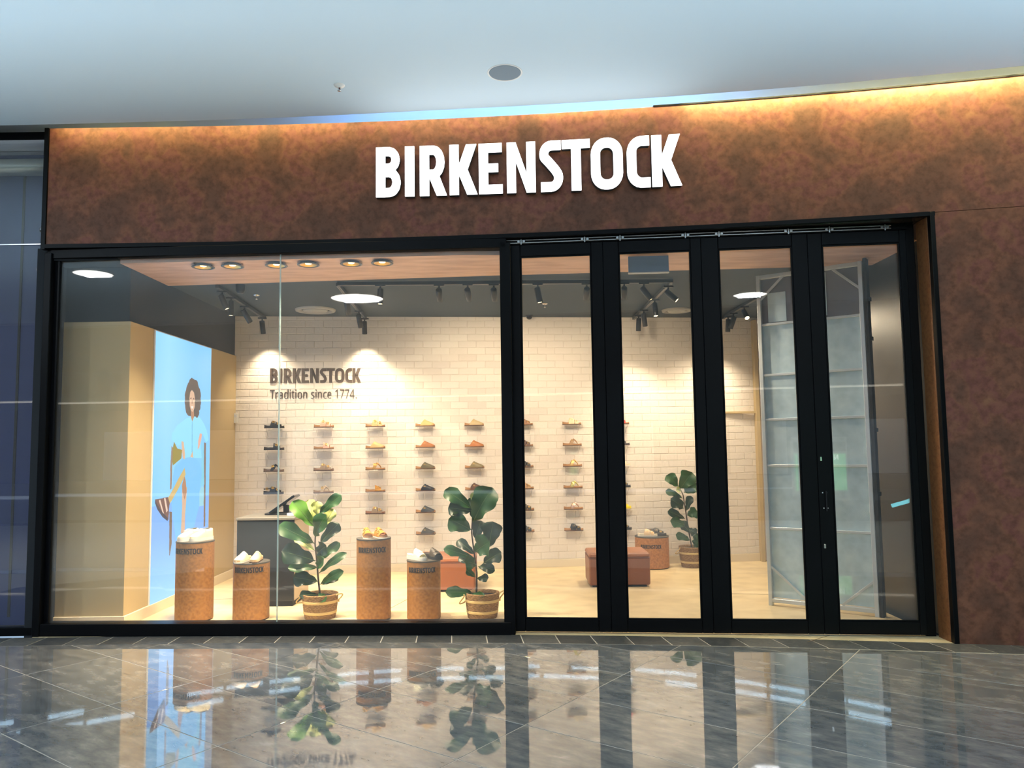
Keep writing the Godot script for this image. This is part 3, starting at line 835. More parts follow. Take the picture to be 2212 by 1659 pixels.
func shop_shell():
	# floor
	var fs := thing("floor_shop", "pale yellowish shop floor behind the glass", "floor", Vector3.ZERO, 0, "", "structure")
	var f := MB.new()
	f.ribbon(-3.95, 3.26, 40, func(x): return -R(x) - 0.003, func(x): return -10.3, -0.3, 0.002)
	part("screed", f.done(), M.shop_floor, fs)
	var jn := MB.new()
	var cuts := [[-1.28, -7.0, -0.9, -8.6], [1.9, -8.0, 3.0, -7.75], [2.2, -6.0, 2.45, -6.2], [-3.2, -8.0, -2.7, -8.05]]
	for c in cuts:
		var p := Vector3(c[0], 0.0025, c[1])
		var q := Vector3(c[2], 0.0025, c[3])
		jn.box((p + q) / 2, Vector3(p.distance_to(q), 0.0014, 0.006), 0.0, Basis(Vector3.UP, -atan2(q.z - p.z, q.x - p.x)))
	part("joint", jn.done(), mat(c8(120, 105, 85), 0.8), fs)
	# brick wall
	var wt := -atan2(B1.z - B0.z, B1.x - B0.x)
	var wl := B0.distance_to(B1)
	var wb := thing("wall_back", "white painted brick wall at the back of the shop", "wall", B0, wt, "", "structure")
	part("mortar", boxm(Vector3(wl / 2, 1.57, -0.1), Vector3(wl + 0.5, 3.16, 0.2)), M.mortar, wb)
	var bl := 0.222
	var bh := 0.0855
	var spots := []
	for row in 36:
		for i in range(-1, 31):
			var x0: float = i * bl + (bl / 2 if row % 2 else 0.0)
			var x1: float = minf(x0 + bl - 0.005, wl)
			x0 = maxf(x0, 0.0)
			if x1 - x0 < 0.03: continue
			var y := 0.10 + row * bh + bh / 2
			if y > 3.17: continue
			spots.append([x0, x1, y])
	var near := func(s) -> float:
		var p: Vector3 = wb.transform * Vector3((s[0] + s[1]) / 2, s[2], 0)
		return p.distance_to(Vector3(0.0, 1.5, 0.0)) + (2.0 if p.y < 0.6 or p.x > 1.5 else 0.0)
	spots.sort_custom(func(p, q): return near.call(p) < near.call(q))
	var unit := []
	for k in 6:      # brick faces, rim chamfered, corners a little uneven
		var o := []
		var n := []
		for c in [[-1, -1], [1, -1], [1, 1], [-1, 1]]:
			var j := Vector2(rng.randf_range(-0.002, 0.002), rng.randf_range(-0.002, 0.002))
			o.append(Vector2(c[0] * 0.1085 + j.x, c[1] * 0.0405 + j.y))
			n.append(Vector2(c[0] * 0.1050 + j.x, c[1] * 0.0372 + j.y))
		unit.append([o, n])
	var brick_mesh := func(k: int, wide: float) -> Array:
		var wf := wide / 0.217
		var deep := 0.002 + 0.0006 * k
		var o := []
		var n := []
		for e in 4:
			o.append(Vector3(unit[k][0][e].x * wf, unit[k][0][e].y, 0.0))
			n.append(Vector3(unit[k][1][e].x + (wf - 1.0) * signf(unit[k][1][e].x) * 0.1085, unit[k][1][e].y, deep))
		return [o, n]
	var lay := func(b: MB, q: Array, tf: Transform3D):
		for e in 4:
			var g := (e + 1) % 4
			b.quad(tf * q[0][e], tf * q[0][g], tf * q[1][g], tf * q[1][e])
		b.quad(tf * q[1][0], tf * q[1][1], tf * q[1][2], tf * q[1][3])
	var whole_brick := []
	for k in 6:
		var b := MB.new()
		lay.call(b, brick_mesh.call(k, 0.217), Transform3D())
		whole_brick.append(b.done())
	var rest := MB.new()
	for i in spots.size():
		var s: Array = spots[i]
		var k := rng.randi() % 6
		var tf := Transform3D(Basis(Vector3.BACK, rng.randf_range(-0.008, 0.008)), Vector3((s[0] + s[1]) / 2, s[2], 0))
		if i < 300:
			var mesh: ArrayMesh = whole_brick[k]
			if absf(s[1] - s[0] - 0.217) > 0.004:
				var b := MB.new()
				lay.call(b, brick_mesh.call(k, s[1] - s[0]), Transform3D())
				mesh = b.done()
			part("brick", mesh, M.brick[rng.randi() % 3], wb).transform = tf
		else:
			lay.call(rest, brick_mesh.call(k, s[1] - s[0]), tf)
	var rm := part("bricks", rest.done(), M.brick[0], wb)
	rm.set_meta("kind", "stuff")
	# skirtings
	var sk := MB.new()
	sk.box(Vector3(wl / 2, 0.05, 0.009), Vector3(wl, 0.1, 0.018), 0.003)
	var so := whole("baseboard_back", sk.done(), M.skirting, "pale skirting board along the foot of the brick wall", "skirting", "", "structure")
	so.position = B0
	so.rotation.y = wt
	var sl := MB.new()
	sl.box(Vector3(-3.35, 0.05, -8.12), Vector3(0.02, 0.1, 2.64), 0.003)
	sl.box(Vector3(-3.65, 0.05, -6.79), Vector3(0.62, 0.1, 0.02), 0.003)
	whole("baseboard_left", sl.done(), M.skirting, "pale skirting board at the foot of the beige side wall", "skirting", "", "structure")
	# left wall: beige to 2.65, dark above
	var wlft := thing("wall_left", "beige side wall of the shop with a dark upper part", "wall", Vector3.ZERO, 0, "", "structure")
	part("lower_wall", boxm(Vector3(-3.66, 1.325, -8.15), Vector3(0.6, 2.65, 2.7)), M.beige, wlft)
	part("upper_wall", boxm(Vector3(-3.68, 2.9, -8.16), Vector3(0.6, 0.5, 2.68)), M.dark_wall, wlft)
	part("side_wall", boxm(Vector3(-4.0, 1.6, -8.3), Vector3(0.1, 3.3, 3.5)), M.dark_wall, wlft)
	# right wall
	var wr := thing("wall_right", "side wall of the shop behind the metal panel", "wall", Vector3.ZERO, 0, "", "structure")
	part("lower_wall", boxm(Vector3(3.42, 1.6, -8.9), Vector3(0.1, 3.3, 2.9)), M.brick[1], wr)
	part("upper_wall", boxm(Vector3(3.40, 1.6, -6.95), Vector3(0.14, 3.3, 1.2)), mat(c8(10, 15, 20), 0.4), wr)  # full-height near stretch, its near-black colour carries the shade behind the panel
	var rp := MB.new()
	rp.box(Vector3(3.16, 1.55, -10.05), Vector3(0.05, 3.1, 0.1), 0.004)
	rp.box(Vector3(2.78, 1.90, -10.045), Vector3(0.72, 0.03, 0.04), 0.004)
	whole("trim_5", rp.done(), M.beige, "beige timber framing in the right back corner of the shop", "trim", "", "structure")
	# ceiling
	var cs := thing("ceiling_shop", "dark grey shop ceiling behind a pinkish copper soffit", "ceiling", Vector3.ZERO, 0, "", "structure")
	part("board", boxm(Vector3(-0.3, 3.2, -8.75), Vector3(7.6, 0.12, 3.3)), M.shop_ceiling, cs)
	part("edge_board", boxm(Vector3(-3.66, 3.2, -6.70), Vector3(0.60, 0.12, 0.32)), M.dark_wall, cs)
	var sf := MB.new()
	sf.ribbon(-3.36, 3.36, 20, func(x): return (on_window(x) if x < -0.03 else on_door(x)) - 0.05, func(x): return -7.5 + 0.12 * (x + 3.0) / 1.5 if x < -0.03 else -7.26 + 0.06 * x, 3.12, 3.26)
	part("soffit", sf.done(), M.soffit, cs)


# ---------------------------------------------------------------- lamps in the shop
const WARM := Color(1.0, 0.91, 0.77)


func track(label: String, a: Vector3, b: Vector3):
	var d := b - a
	var o := thing("light_track", label, "light track", (a + b) / 2, -atan2(d.z, d.x), "black light tracks on the shop ceiling")
	var l := d.length()
	part("profile", boxm(Vector3(0, 0.0, 0), Vector3(l, 0.034, 0.036), 0.003), M.track, o)
	var g := MB.new()
	for s in [-1, 1]: g.box(Vector3(0, -0.017, 0.009 * s), Vector3(l - 0.02, 0.004, 0.004))
	part("conductor", g.done(), M.chrome, o)


func head(label: String, at: Vector3, aim: Vector3, energy: float, angle: float):
	var o := thing("track_spotlight", label, "spotlight", at, 0, "spotlights on the ceiling tracks")
	var dir := (aim - (at + Vector3(0, -0.09, 0))).normalized()
	part("adapter", boxm(Vector3(0, -0.008, 0), Vector3(0.10, 0.018, 0.03), 0.003), M.head, o)
	var arm := MB.new(1)
	arm.tube([Vector3(0, -0.01, 0), Vector3(0, -0.07, 0)], 0.009, 0.009, 8)
	part("arm", arm.done(), M.head, o)
	var y := -dir
	var x := Vector3.RIGHT if absf(y.x) < 0.9 else Vector3.FORWARD
	x = (x - y * y.dot(x)).normalized()
	var tf := Transform3D(Basis(x, y, x.cross(y)), Vector3(0, -0.075, 0))
	var br := MB.new(1)
	br.lathe([V(0, 0.035), V(0.026, 0.035), V(0.03, 0.03), V(0.03, -0.12), V(0.027, -0.123), V(0.025, -0.105)], 18, tf)
	part("barrel", br.done(), M.head, o)
	var ln := MB.new()
	ln.lathe([V(0.0265, -0.112), V(0, -0.112)], 18, tf)
	part("lens", ln.done(), M.lens, o)
	spot(o, tf * Vector3(0, -0.13, 0), dir, energy, angle, WARM, 0.03)


func lamps():
	M.lens = glow(Color(1.0, 0.86, 0.6), 9.0)
	var y := 3.105
	track("black light track running back from the window, nearest the lit picture", Vector3(-2.87, y, -7.5), Vector3(-3.0, y, -9.38))
	track("black light track running back to the wall sign, behind the large mirrored lamp", Vector3(-1.69, y, -7.5), Vector3(-1.80, y, -9.52))
	track("long black light track parallel to the shop window", Vector3(-1.69, y, -7.48), Vector3(1.60, y, -7.56))
	track("black light track running back from the long track's right end", Vector3(1.59, y, -7.58), Vector3(1.56, y, -9.80))
	track("short black light track in the far right of the shop", Vector3(2.72, y, -8.5), Vector3(2.71, y, -9.85))
	var t := 3.09
	var E := 1.8
	head("black track spotlight leaning right, foremost on the leftmost track", Vector3(-2.88, t, -7.66), Vector3(-1.9, 0.9, -7.7), E, 46)
	head("black track spotlight hanging straight, second on the leftmost track", Vector3(-2.91, t, -7.99), Vector3(-2.75, 0.0, -7.7), E, 50)
	head("black track spotlight leaning right, third on the leftmost track", Vector3(-2.945, t, -8.5), Vector3(-2.0, 1.1, -9.5), E, 46)
	head("black track spotlight hanging straight against the bricks, last on the leftmost track", Vector3(-2.99, t, -9.25), Vector3(-2.75, 0.6, -9.42), E * 0.9, 50)
	head("black track spotlight just behind the large mirrored lamp, on the track to the wall sign", Vector3(-1.72, t, -8.07), Vector3(-1.7, 1.3, -9.6), E, 42)
	head("black track spotlight second from the back, on the track to the wall sign", Vector3(-1.76, t, -8.9), Vector3(-1.5, 1.0, -9.62), E, 46)
	head("black track spotlight nearest the bricks, on the track to the wall sign", Vector3(-1.79, t, -9.4), Vector3(-1.75, 0.4, -9.52), E * 0.9, 50)
	head("black track spotlight touching the large mirrored lamp, leftmost on the long track", Vector3(-1.27, t, -7.48), Vector3(-1.25, 0.6, -7.1), E, 42)
	head("black track spotlight hanging straight, second on the long track from the left", Vector3(-0.70, t, -7.5), Vector3(-0.75, 1.7, -9.7), E, 46)
	head("black track spotlight tilted slightly, third on the long track from the left", Vector3(-0.42, t, -7.5), Vector3(-0.2, 1.7, -9.75), E, 46)
	head("black track spotlight beside the door jamb, fourth on the long track from the left", Vector3(-0.165, t, -7.52), Vector3(-0.05, 1.6, -9.75), E, 46)
	head("lit track spotlight seen through the leftmost door, turned to the front", Vector3(0.265, t, -7.52), Vector3(0.75, 0.0, -7.1), E * 1.5, 42)
	head("dark track spotlight at the right edge of the leftmost door's pane", Vector3(0.747, t, -7.54), Vector3(0.75, 1.6, -9.85), E, 46)
	head("dark track spotlight at the left edge of the second door's pane", Vector3(1.116, t, -7.54), Vector3(1.4, 1.6, -9.9), E, 46)
	head("lit track spotlight in the second door, below the hanging sign plate", Vector3(1.31, t, -7.55), Vector3(2.6, 1.0, -7.1), E * 1.3, 42)
	head("lit track spotlight at the corner of two tracks, leaning right", Vector3(1.585, t, -7.72), Vector3(2.75, 1.7, -7.05), E * 1.3, 42)
	head("lit track spotlight on the right-hand receding track, hanging straight", Vector3(1.58, t, -8.44), Vector3(1.62, 0.0, -7.6), E * 1.5, 46)
	head("dark track spotlight against the bricks, rearmost of the second door's track", Vector3(1.565, t, -9.45), Vector3(1.45, 0.3, -9.8), E * 0.9, 50)
	head("dark track spotlight tilted against the bricks, second from the rear in the second door", Vector3(1.57, t, -9.1), Vector3(1.95, 0.5, -9.8), E * 0.9, 50)
	head("lit track spotlight in the third door, foremost of three", Vector3(2.715, t, -8.95), Vector3(2.75, 1.4, -7.15), E * 1.5, 46)
	head("dark track spotlight in the third door, rearmost of three", Vector3(2.71, t, -9.62), Vector3(2.6, 0.5, -9.95), E * 0.9, 50)
	head("dark tilted track spotlight in the third door, middle one of three", Vector3(2.715, t, -9.40), Vector3(2.1, 1.0, -9.97), E * 0.9, 50)
	# recessed downlights in the soffit
	var dx := [-2.68, -2.42, -2.035, -1.755, -1.38, -1.11]
	var order := ["leftmost of six", "second of six from the left", "third of six, crossed by the glass joint", "fourth of six from the left", "fifth of six from the left", "rightmost of six"]
	for i in 6:
		var o := thing("downlight", "round recessed downlight in the pinkish soffit, %s" % order[i], "downlight", Vector3(dx[i], 3.099, -6.68 + 0.01 * i), 0, "downlights in the soffit")
		var m := MB.new(1)
		m.lathe([V(0.072, 0.02), V(0.075, -0.001), V(0.082, -0.006), V(0.094, -0.005), V(0.097, 0.0)], 28)
		part("rim", m.done(), mat(c8(70, 66, 60), 0.35, 0.4) if i == 0 else M.rim_metal, o)
		if i == 0: M.rim_metal = o.get_child(0).material_override
		var r := MB.new(1)
		r.lathe([V(0.0, 0.018), V(0.045, 0.016), V(0.072, -0.002)], 28)
		part("reflector", r.done(), M.gold, o)
		var l := MB.new(1)
		l.lathe([V(0.028, 0.012), V(0.022, 0.006), V(0.0, 0.005)], 20)
		part("lamp", l.done(), M.lens, o)
		spot(o, Vector3(0, -0.012, 0), Vector3(0.0, -1, -0.12), 6.0, 42, WARM, 0.05)


func lightbox():
	# a tall lit picture on the side wall: a woman in pale blue sitting on a chair
	var W := 320
	var H := 616
	var im := Image.create(W, H, false, Image.FORMAT_RGB8)
	for y in H:
		for x in W:
			var u := float(x) / W
			var v := float(y) / H
			var c := Color(0.50, 0.78, 0.98).lerp(Color(0.62, 0.86, 1.0), clampf(1.0 - absf(u - 0.2) * 2.2, 0, 1) * (1.0 - v))
			if v > 0.636 - 0.011 * u: c = Color(0.50, 0.70, 0.98).lerp(Color(0.60, 0.85, 1.0), clampf((v - 0.75) * 4.0, 0, 1))
			im.set_pixel(x, y, c)
	var skin := c8(214, 176, 146)
	var shade := c8(176, 128, 96)
	var shapes := [
		[c8(120, 100, 84), [0.273, 0.665, 0.316, 0.669, 0.321, 0.79, 0.294, 0.831, 0.284, 0.828]],
		[c8(128, 108, 96), [0.88, 0.404, 0.921, 0.406, 0.935, 0.754, 0.901, 0.757]],
		[c8(150, 136, 60), [0.326, 0.403, 0.385, 0.429, 0.467, 0.434, 0.459, 0.467, 0.314, 0.493, 0.289, 0.452]],
		[c8(150, 126, 110), [0.286, 0.419, 0.307, 0.424, 0.301, 0.58, 0.275, 0.584, 0.273, 0.493]],
		[c8(86, 76, 72), [0.61, 0.154, 0.669, 0.153, 0.729, 0.162, 0.768, 0.189, 0.784, 0.238, 0.77, 0.274, 0.741, 0.297, 0.682, 0.301, 0.566, 0.298, 0.53, 0.27, 0.514, 0.222, 0.522, 0.188, 0.554, 0.167]],
		[shade, [0.614, 0.275, 0.67, 0.279, 0.677, 0.299, 0.642, 0.321, 0.617, 0.302]],
		[skin, [0.625, 0.193, 0.668, 0.202, 0.687, 0.231, 0.683, 0.261, 0.657, 0.282, 0.615, 0.278, 0.59, 0.259, 0.582, 0.225, 0.594, 0.202]],
		[c8(126, 200, 226), [0.834, 0.394, 0.874, 0.424, 0.9, 0.581, 0.803, 0.589, 0.823, 0.549, 0.832, 0.505]],
		[c8(150, 206, 222), [0.851, 0.583, 0.896, 0.594, 0.895, 0.667, 0.785, 0.668, 0.804, 0.609]],
		[c8(120, 192, 238), [0.492, 0.467, 0.696, 0.463, 0.794, 0.489, 0.846, 0.525, 0.836, 0.555, 0.804, 0.604, 0.809, 0.664, 0.742, 0.72, 0.7, 0.766, 0.68, 0.804, 0.566, 0.796, 0.556, 0.687, 0.49, 0.684, 0.476, 0.772, 0.392, 0.781, 0.332, 0.691, 0.307, 0.644, 0.318, 0.539, 0.345, 0.498]],
		[skin, [0.479, 0.566, 0.569, 0.583, 0.562, 0.625, 0.545, 0.686, 0.545, 0.757, 0.475, 0.758, 0.488, 0.66]],
		[shade, [0.518, 0.535, 0.545, 0.56, 0.565, 0.6, 0.53, 0.63, 0.49, 0.60, 0.478, 0.575]],
		[c8(206, 176, 110), [0.518, 0.505, 0.538, 0.532, 0.478, 0.557, 0.396, 0.592, 0.306, 0.626, 0.276, 0.636, 0.244, 0.614, 0.332, 0.581, 0.413, 0.546]],
		[c8(120, 84, 76), [0.244, 0.61, 0.276, 0.634, 0.267, 0.651, 0.262, 0.696, 0.141, 0.668, 0.072, 0.635, 0.042, 0.612, 0.117, 0.612]],
		[c8(226, 200, 180), [0.10, 0.618, 0.125, 0.616, 0.19, 0.672, 0.165, 0.666]],
		[c8(226, 200, 180), [0.18, 0.612, 0.205, 0.612, 0.248, 0.66, 0.225, 0.668]],
		[c8(72, 66, 78), [0.042, 0.612, 0.071, 0.628, 0.14, 0.657, 0.251, 0.689, 0.248, 0.7, 0.162, 0.68, 0.083, 0.65, 0.043, 0.625]],
		[c8(140, 216, 244), [0.522, 0.311, 0.617, 0.302, 0.642, 0.321, 0.677, 0.299, 0.777, 0.299, 0.866, 0.323, 0.931, 0.352, 0.973, 0.393, 0.923, 0.404, 0.837, 0.364, 0.812, 0.414, 0.841, 0.469, 0.638, 0.466, 0.604, 0.463, 0.492, 0.467, 0.464, 0.4, 0.412, 0.419, 0.284, 0.396, 0.292, 0.369, 0.373, 0.34]],
		[c8(110, 180, 214), [0.637, 0.321, 0.648, 0.321, 0.655, 0.42, 0.66, 0.445, 0.645, 0.445]],
		[skin, [0.66, 0.44, 0.675, 0.466, 0.615, 0.463]],
		[skin, [0.453, 0.4, 0.491, 0.403, 0.524, 0.453, 0.519, 0.472, 0.483, 0.467, 0.463, 0.434]],
		[c8(226, 170, 150), [0.795, 0.366, 0.837, 0.369, 0.822, 0.394, 0.788, 0.424, 0.76, 0.434, 0.762, 0.399]],
		[c8(100, 64, 50), [0.598, 0.226, 0.62, 0.224, 0.62, 0.229, 0.6, 0.231]],
		[c8(100, 64, 50), [0.65, 0.224, 0.672, 0.226, 0.672, 0.231, 0.65, 0.229]],
		[c8(170, 120, 92), [0.630, 0.230, 0.638, 0.230, 0.642, 0.248, 0.626, 0.248]],
		[c8(240, 226, 216), [0.612, 0.258, 0.660, 0.258, 0.648, 0.268, 0.624, 0.268]],
	]
	for s in shapes:
		var p := PackedVector2Array()
		var l: Array = s[1]
		for i in range(0, l.size(), 2): p.append(Vector2(l[i] * W, l[i + 1] * H))
		fill(im, p, s[0])
	for i in 70:      # curls at the edge of the hair
		var a := TAU * i / 70.0
		if a > 0.9 and a < 2.2: continue
		var c := Vector2(0.65 + 0.128 * cos(a), 0.232 + 0.076 * sin(a))
		var r := rng.randf_range(0.010, 0.030)
		var p := PackedVector2Array()
		for k in 8: p.append(Vector2((c.x + r * cos(TAU * k / 8)) * W, (c.y + r * 0.5 * sin(TAU * k / 8)) * H))
		fill(im, p, c8(92, 80, 74))
	var o := thing("lightbox", "tall lit blue picture of a seated woman in pale blue on the side wall", "lightbox", Vector3(-3.36, 0.045, -7.93), PI / 2)
	part("frame", boxm(Vector3(0, 1.3, 0.007), Vector3(1.37, 2.60, 0.014), 0.003), M.white, o)
	var qm := QuadMesh.new()
	qm.size = Vector2(1.35, 2.58)
	var m := mat(Color.BLACK, 0.4)
	m.emission_enabled = true
	m.emission = Color.WHITE
	m.emission_operator = BaseMaterial3D.EMISSION_OP_MULTIPLY
	m.emission_texture = ImageTexture.create_from_image(im)
	m.emission_energy_multiplier = 1.25
	var face := part("screen", qm, m, o)
	face.position = Vector3(0, 1.3, 0.016)
	area(o, Vector3(0, 1.3, 0.10), Vector3(0, 0, 1), Vector2(1.3, 2.5), 0.7, c8(170, 212, 255))


func fill(im: Image, p: PackedVector2Array, col: Color):
	var r := Rect2(p[0], Vector2.ZERO)
	for q in p: r = r.expand(q)
	for y in range(maxi(int(r.position.y), 0), mini(int(r.end.y) + 1, im.get_height())):
		for x in range(maxi(int(r.position.x), 0), mini(int(r.end.x) + 1, im.get_width())):
			if Geometry2D.is_point_in_polygon(Vector2(x + 0.5, y + 0.5), p): im.set_pixel(x, y, col)


func furniture():
	lightbox()
	# wall lettering
	var wt := -atan2(B1.z - B0.z, B1.x - B0.x)
	var ws := thing("wall_sign", "dark brown BIRKENSTOCK letters on the white brick wall", "sign", B0 + Vector3(0, 0, 0.0), wt)
	ws.position = B0 + (B1 - B0).normalized() * 0.468 + Vector3(0, 2.316, 0.0)
	for k in 11: part("letter", letter_mesh(k, Vector2(1.095, 0.178), 0.0, 0.014), M.sign_brown, ws)
	var w2 := thing("wall_slogan", "thin dark line of writing on the bricks: Tradition since 1774.", "sign", B0, wt)
	w2.position = B0 + (B1 - B0).normalized() * 0.468 + Vector3(0, 2.118, 0.0)
	var tm := TextMesh.new()
	var sf := SystemFont.new()
	sf.font_names = PackedStringArray(["Droid Sans"])
	tm.font = sf
	tm.text = "Tradition since 1774."
	tm.font_size = 64
	tm.pixel_size = 0.0025
	tm.depth = 0.01
	tm.horizontal_alignment = HORIZONTAL_ALIGNMENT_LEFT
	tm.vertical_alignment = VERTICAL_ALIGNMENT_BOTTOM
	var bb := tm.get_aabb()
	var tx := part("lettering", tm, M.sign_brown, w2)
	tx.scale = Vector3(1.045 / bb.size.x, 0.122 / bb.size.y, 1.0)
	tx.position = Vector3(-bb.position.x * tx.scale.x, -bb.position.y * tx.scale.y, 0.009)
	# pedestals
	pedestal("tall round rust-brown pedestal in the window holding the cream trainers", Vector3(-2.87, 0, -7.09), 0.162, 0.70, -0.50, 0.285, 0.62)
	pedestal("short round rust-brown pedestal in the window holding the beige clogs", Vector3(-2.36, 0, -7.09), 0.157, 0.51, -0.18, 0.275, 0.45)
	pedestal("tall round rust-brown pedestal in the window holding the golden sandals", Vector3(-1.253, 0, -7.03), 0.151, 0.71, -0.14, 0.27, 0.615)
	pedestal("short round rust-brown pedestal in the window holding one white and one black slide", Vector3(-0.805, 0, -7.0), 0.148, 0.518, -0.14, 0.262, 0.44)
	pedestal("wide low tan drum pedestal by the brick wall seen through the second door", Vector3(1.69, 0, -9.68), 0.205, 0.388, -0.06, 0.26, 0.275, 1)
	# leather cubes
	ottoman("tan leather cube seat behind the short pedestal and the middle plant", Vector3(-0.72, 0, -8.49), Vector3(0.61, 0.355, 0.52))
	ottoman("brown leather cube seat behind the stile between the first two doors", Vector3(1.115, 0, -8.61), Vector3(0.645, 0.36, 0.48))
	# cash desk
	var cd := thing("cash_desk", "dark grey cash desk in front of the brick wall at the left", "desk", Vector3(-2.40, 0, -7.86))
	part("plinth", boxm(Vector3(0.0, 0.03, -0.0), Vector3(0.52, 0.06, 0.48)), M.black_matt, cd)
	part("front", boxm(Vector3(0.0, 0.44, 0.25), Vector3(0.555, 0.77, 0.02), 0.003), M.counter, cd)
	part("body", boxm(Vector3(-0.01, 0.44, 0.0), Vector3(0.52, 0.77, 0.478), 0.003), M.counter, cd)
	part("side_panel", boxm(Vector3(0.268, 0.44, -0.02), Vector3(0.02, 0.77, 0.52), 0.003), mat(c8(176, 160, 138), 0.5), cd, "beige side panel")
	part("worktop", boxm(Vector3(0.0, 0.838, 0.0), Vector3(0.57, 0.026, 0.54), 0.004), M.counter_top, cd)
	var ps := thing("till_screen", "black till screen on a stand, tilted on the cash desk", "screen", Vector3(-2.33, 0.851, -7.93))
	part("base", boxm(Vector3(-0.03, 0.01, 0), Vector3(0.26, 0.02, 0.17), 0.004), M.black_matt, ps)
	part("stand", boxm(Vector3(0.03, 0.05, -0.01), Vector3(0.05, 0.09, 0.05), 0.004), M.black_matt, ps)
	var sc := part("display", boxm(Vector3(0, 0, 0), Vector3(0.30, 0.024, 0.21), 0.005), M.screen_off, ps)
	sc.position = Vector3(0.015, 0.105, 0.0)
	sc.rotation.z = 0.60
	var cr := thing("card_reader", "small pale card reader at the right edge of the cash desk", "card reader", Vector3(-2.165, 0.851, -7.74), -0.5)
	part("body", boxm(Vector3(0, 0.016, 0), Vector3(0.085, 0.03, 0.12), 0.006), M.white, cr)
	part("screen", boxm(Vector3(0, 0.033, -0.025), Vector3(0.06, 0.004, 0.045), 0.001), M.screen_off, cr)
	# galvanised panel
	var a := Vector3(2.365, 0, -7.372)
	var z := Vector3(3.123, 0, -6.80)
	var L := a.distance_to(z)
	var gp := thing("metal_panel", "tall galvanised sheet-metal panel in a braced frame behind the right-hand doors", "panel", a, -atan2(z.z - a.z, z.x - a.x))
	var ht := 3.10
	for x in [0.018, L - 0.018]: part("upright", boxm(Vector3(x, ht / 2, 0), Vector3(0.036, ht, 0.05), 0.003), M.zinc_frame, gp)
	for y in [0.05, ht - 0.02]: part("rail", boxm(Vector3(L / 2, y, 0), Vector3(L - 0.07, 0.036, 0.05), 0.003), M.zinc_frame, gp)
	var ys := [0.07, 0.71, 1.29, 1.72, 2.14, 2.62, 3.06]
	for i in 6:
		var h: float = ys[i + 1] - ys[i]
		var sh := part("sheet", boxm(Vector3(L / 2, ys[i] + h / 2, -0.012), Vector3(L - 0.074, h - 0.008, 0.004)), M.zinc, gp)
		if i == 5: sh.material_override = mat(c8(120, 124, 134), 0.5, 0.3)
		if i > 0: part("cross_bar", boxm(Vector3(L / 2, ys[i], 0.0), Vector3(L - 0.07, 0.022, 0.03), 0.003), M.zinc_frame, gp)
	part("upper_strip", boxm(Vector3(L * 0.56, 2.85, -0.006), Vector3(0.2, 0.40, 0.006)), M.zinc, gp)
	part("upper_strip", boxm(Vector3(L * 0.19, 2.78, -0.006), Vector3(0.17, 0.28, 0.006)), M.zinc, gp)
	for q in [[0.03, 2.86, 0.26, 3.07], [L - 0.26, 3.07, L - 0.03, 2.86], [0.03, 0.36, 0.36, 0.07], [L - 0.30, 0.07, L - 0.03, 0.30]]:
		var p0 := Vector3(q[0], q[1], 0.012)
		var p1 := Vector3(q[2], q[3], 0.012)
		var bm := MB.new()
		bm.box(Vector3.ZERO, Vector3(p0.distance_to(p1), 0.022, 0.014), 0.002)
		var br := part("brace", bm.done(), M.zinc_frame, gp)
		br.position = (p0 + p1) / 2
		br.rotation.z = atan2(p1.y - p0.y, p1.x - p0.x)
	part("edge_strip", boxm(Vector3(L + 0.022, ht / 2 + 0.01, -0.02), Vector3(0.03, ht + 0.02, 0.09), 0.003), M.black_matt, gp)
	for y in [2.75, 2.40, 1.60, 1.05]: part("bracket", boxm(Vector3(L + 0.045, y, 0.0), Vector3(0.03, 0.035, 0.03), 0.003), M.black, gp)
	# plate of the emergency sign
	var ex := thing("hanging_sign", "plain blue-grey sign plate hanging below the soffit in the second door", "sign", Vector3(1.19, 2.98, -6.6), -0.06)
	part("plate", boxm(Vector3(0, 0.072, 0), Vector3(0.345, 0.14, 0.02), 0.003), mat(c8(84, 118, 158), 0.3), ex)
	part("edge", boxm(Vector3(0, -0.004, 0), Vector3(0.35, 0.012, 0.03), 0.003), M.white, ex)


func pedestal(label: String, at: Vector3, r: float, h: float, turn: float, wide: float, texty: float, kind := 0):
	var o := thing("pedestal", label, "pedestal", at, 0, "round display pedestals")
	var d := MB.new(1)
	d.lathe([V(r, 0.012), V(r, h - 0.014)], 56)
	part("drum", d.done(), M.rust[kind], o)
	var b := MB.new(1)
	b.lathe([V(0, 0), V(r - 0.006, 0), V(r - 0.006, 0.012), V(r, 0.012)], 48)
	part("foot", b.done(), M.black_matt, o)
	var t := MB.new()
	t.lathe([V(r, h - 0.014), V(r + 0.002, h - 0.012)], 56)
	t.smooth(1)
	t.lathe([V(r + 0.002, h - 0.012), V(r + 0.002, h - 0.002)], 56)
	t.smooth(-1)
	t.lathe([V(r + 0.002, h - 0.002), V(r, h), V(0, h)], 56)
	part("top", t.done(), M.rim_dark, o)
	var hh := wide / 6.1 * 1.05
	var bend := func(p: Vector3) -> Vector3:
		var a := (p.x - wide / 2) / r + turn + atan2(-at.x, -at.z)
		return Vector3((r + p.z) * sin(a), p.y + texty - hh / 2, (r + p.z) * cos(a))
	for k in 11:
		part("letter", letter_mesh(k, Vector2(wide, hh), 0.0006, 0.0022, bend), M.ink, o)


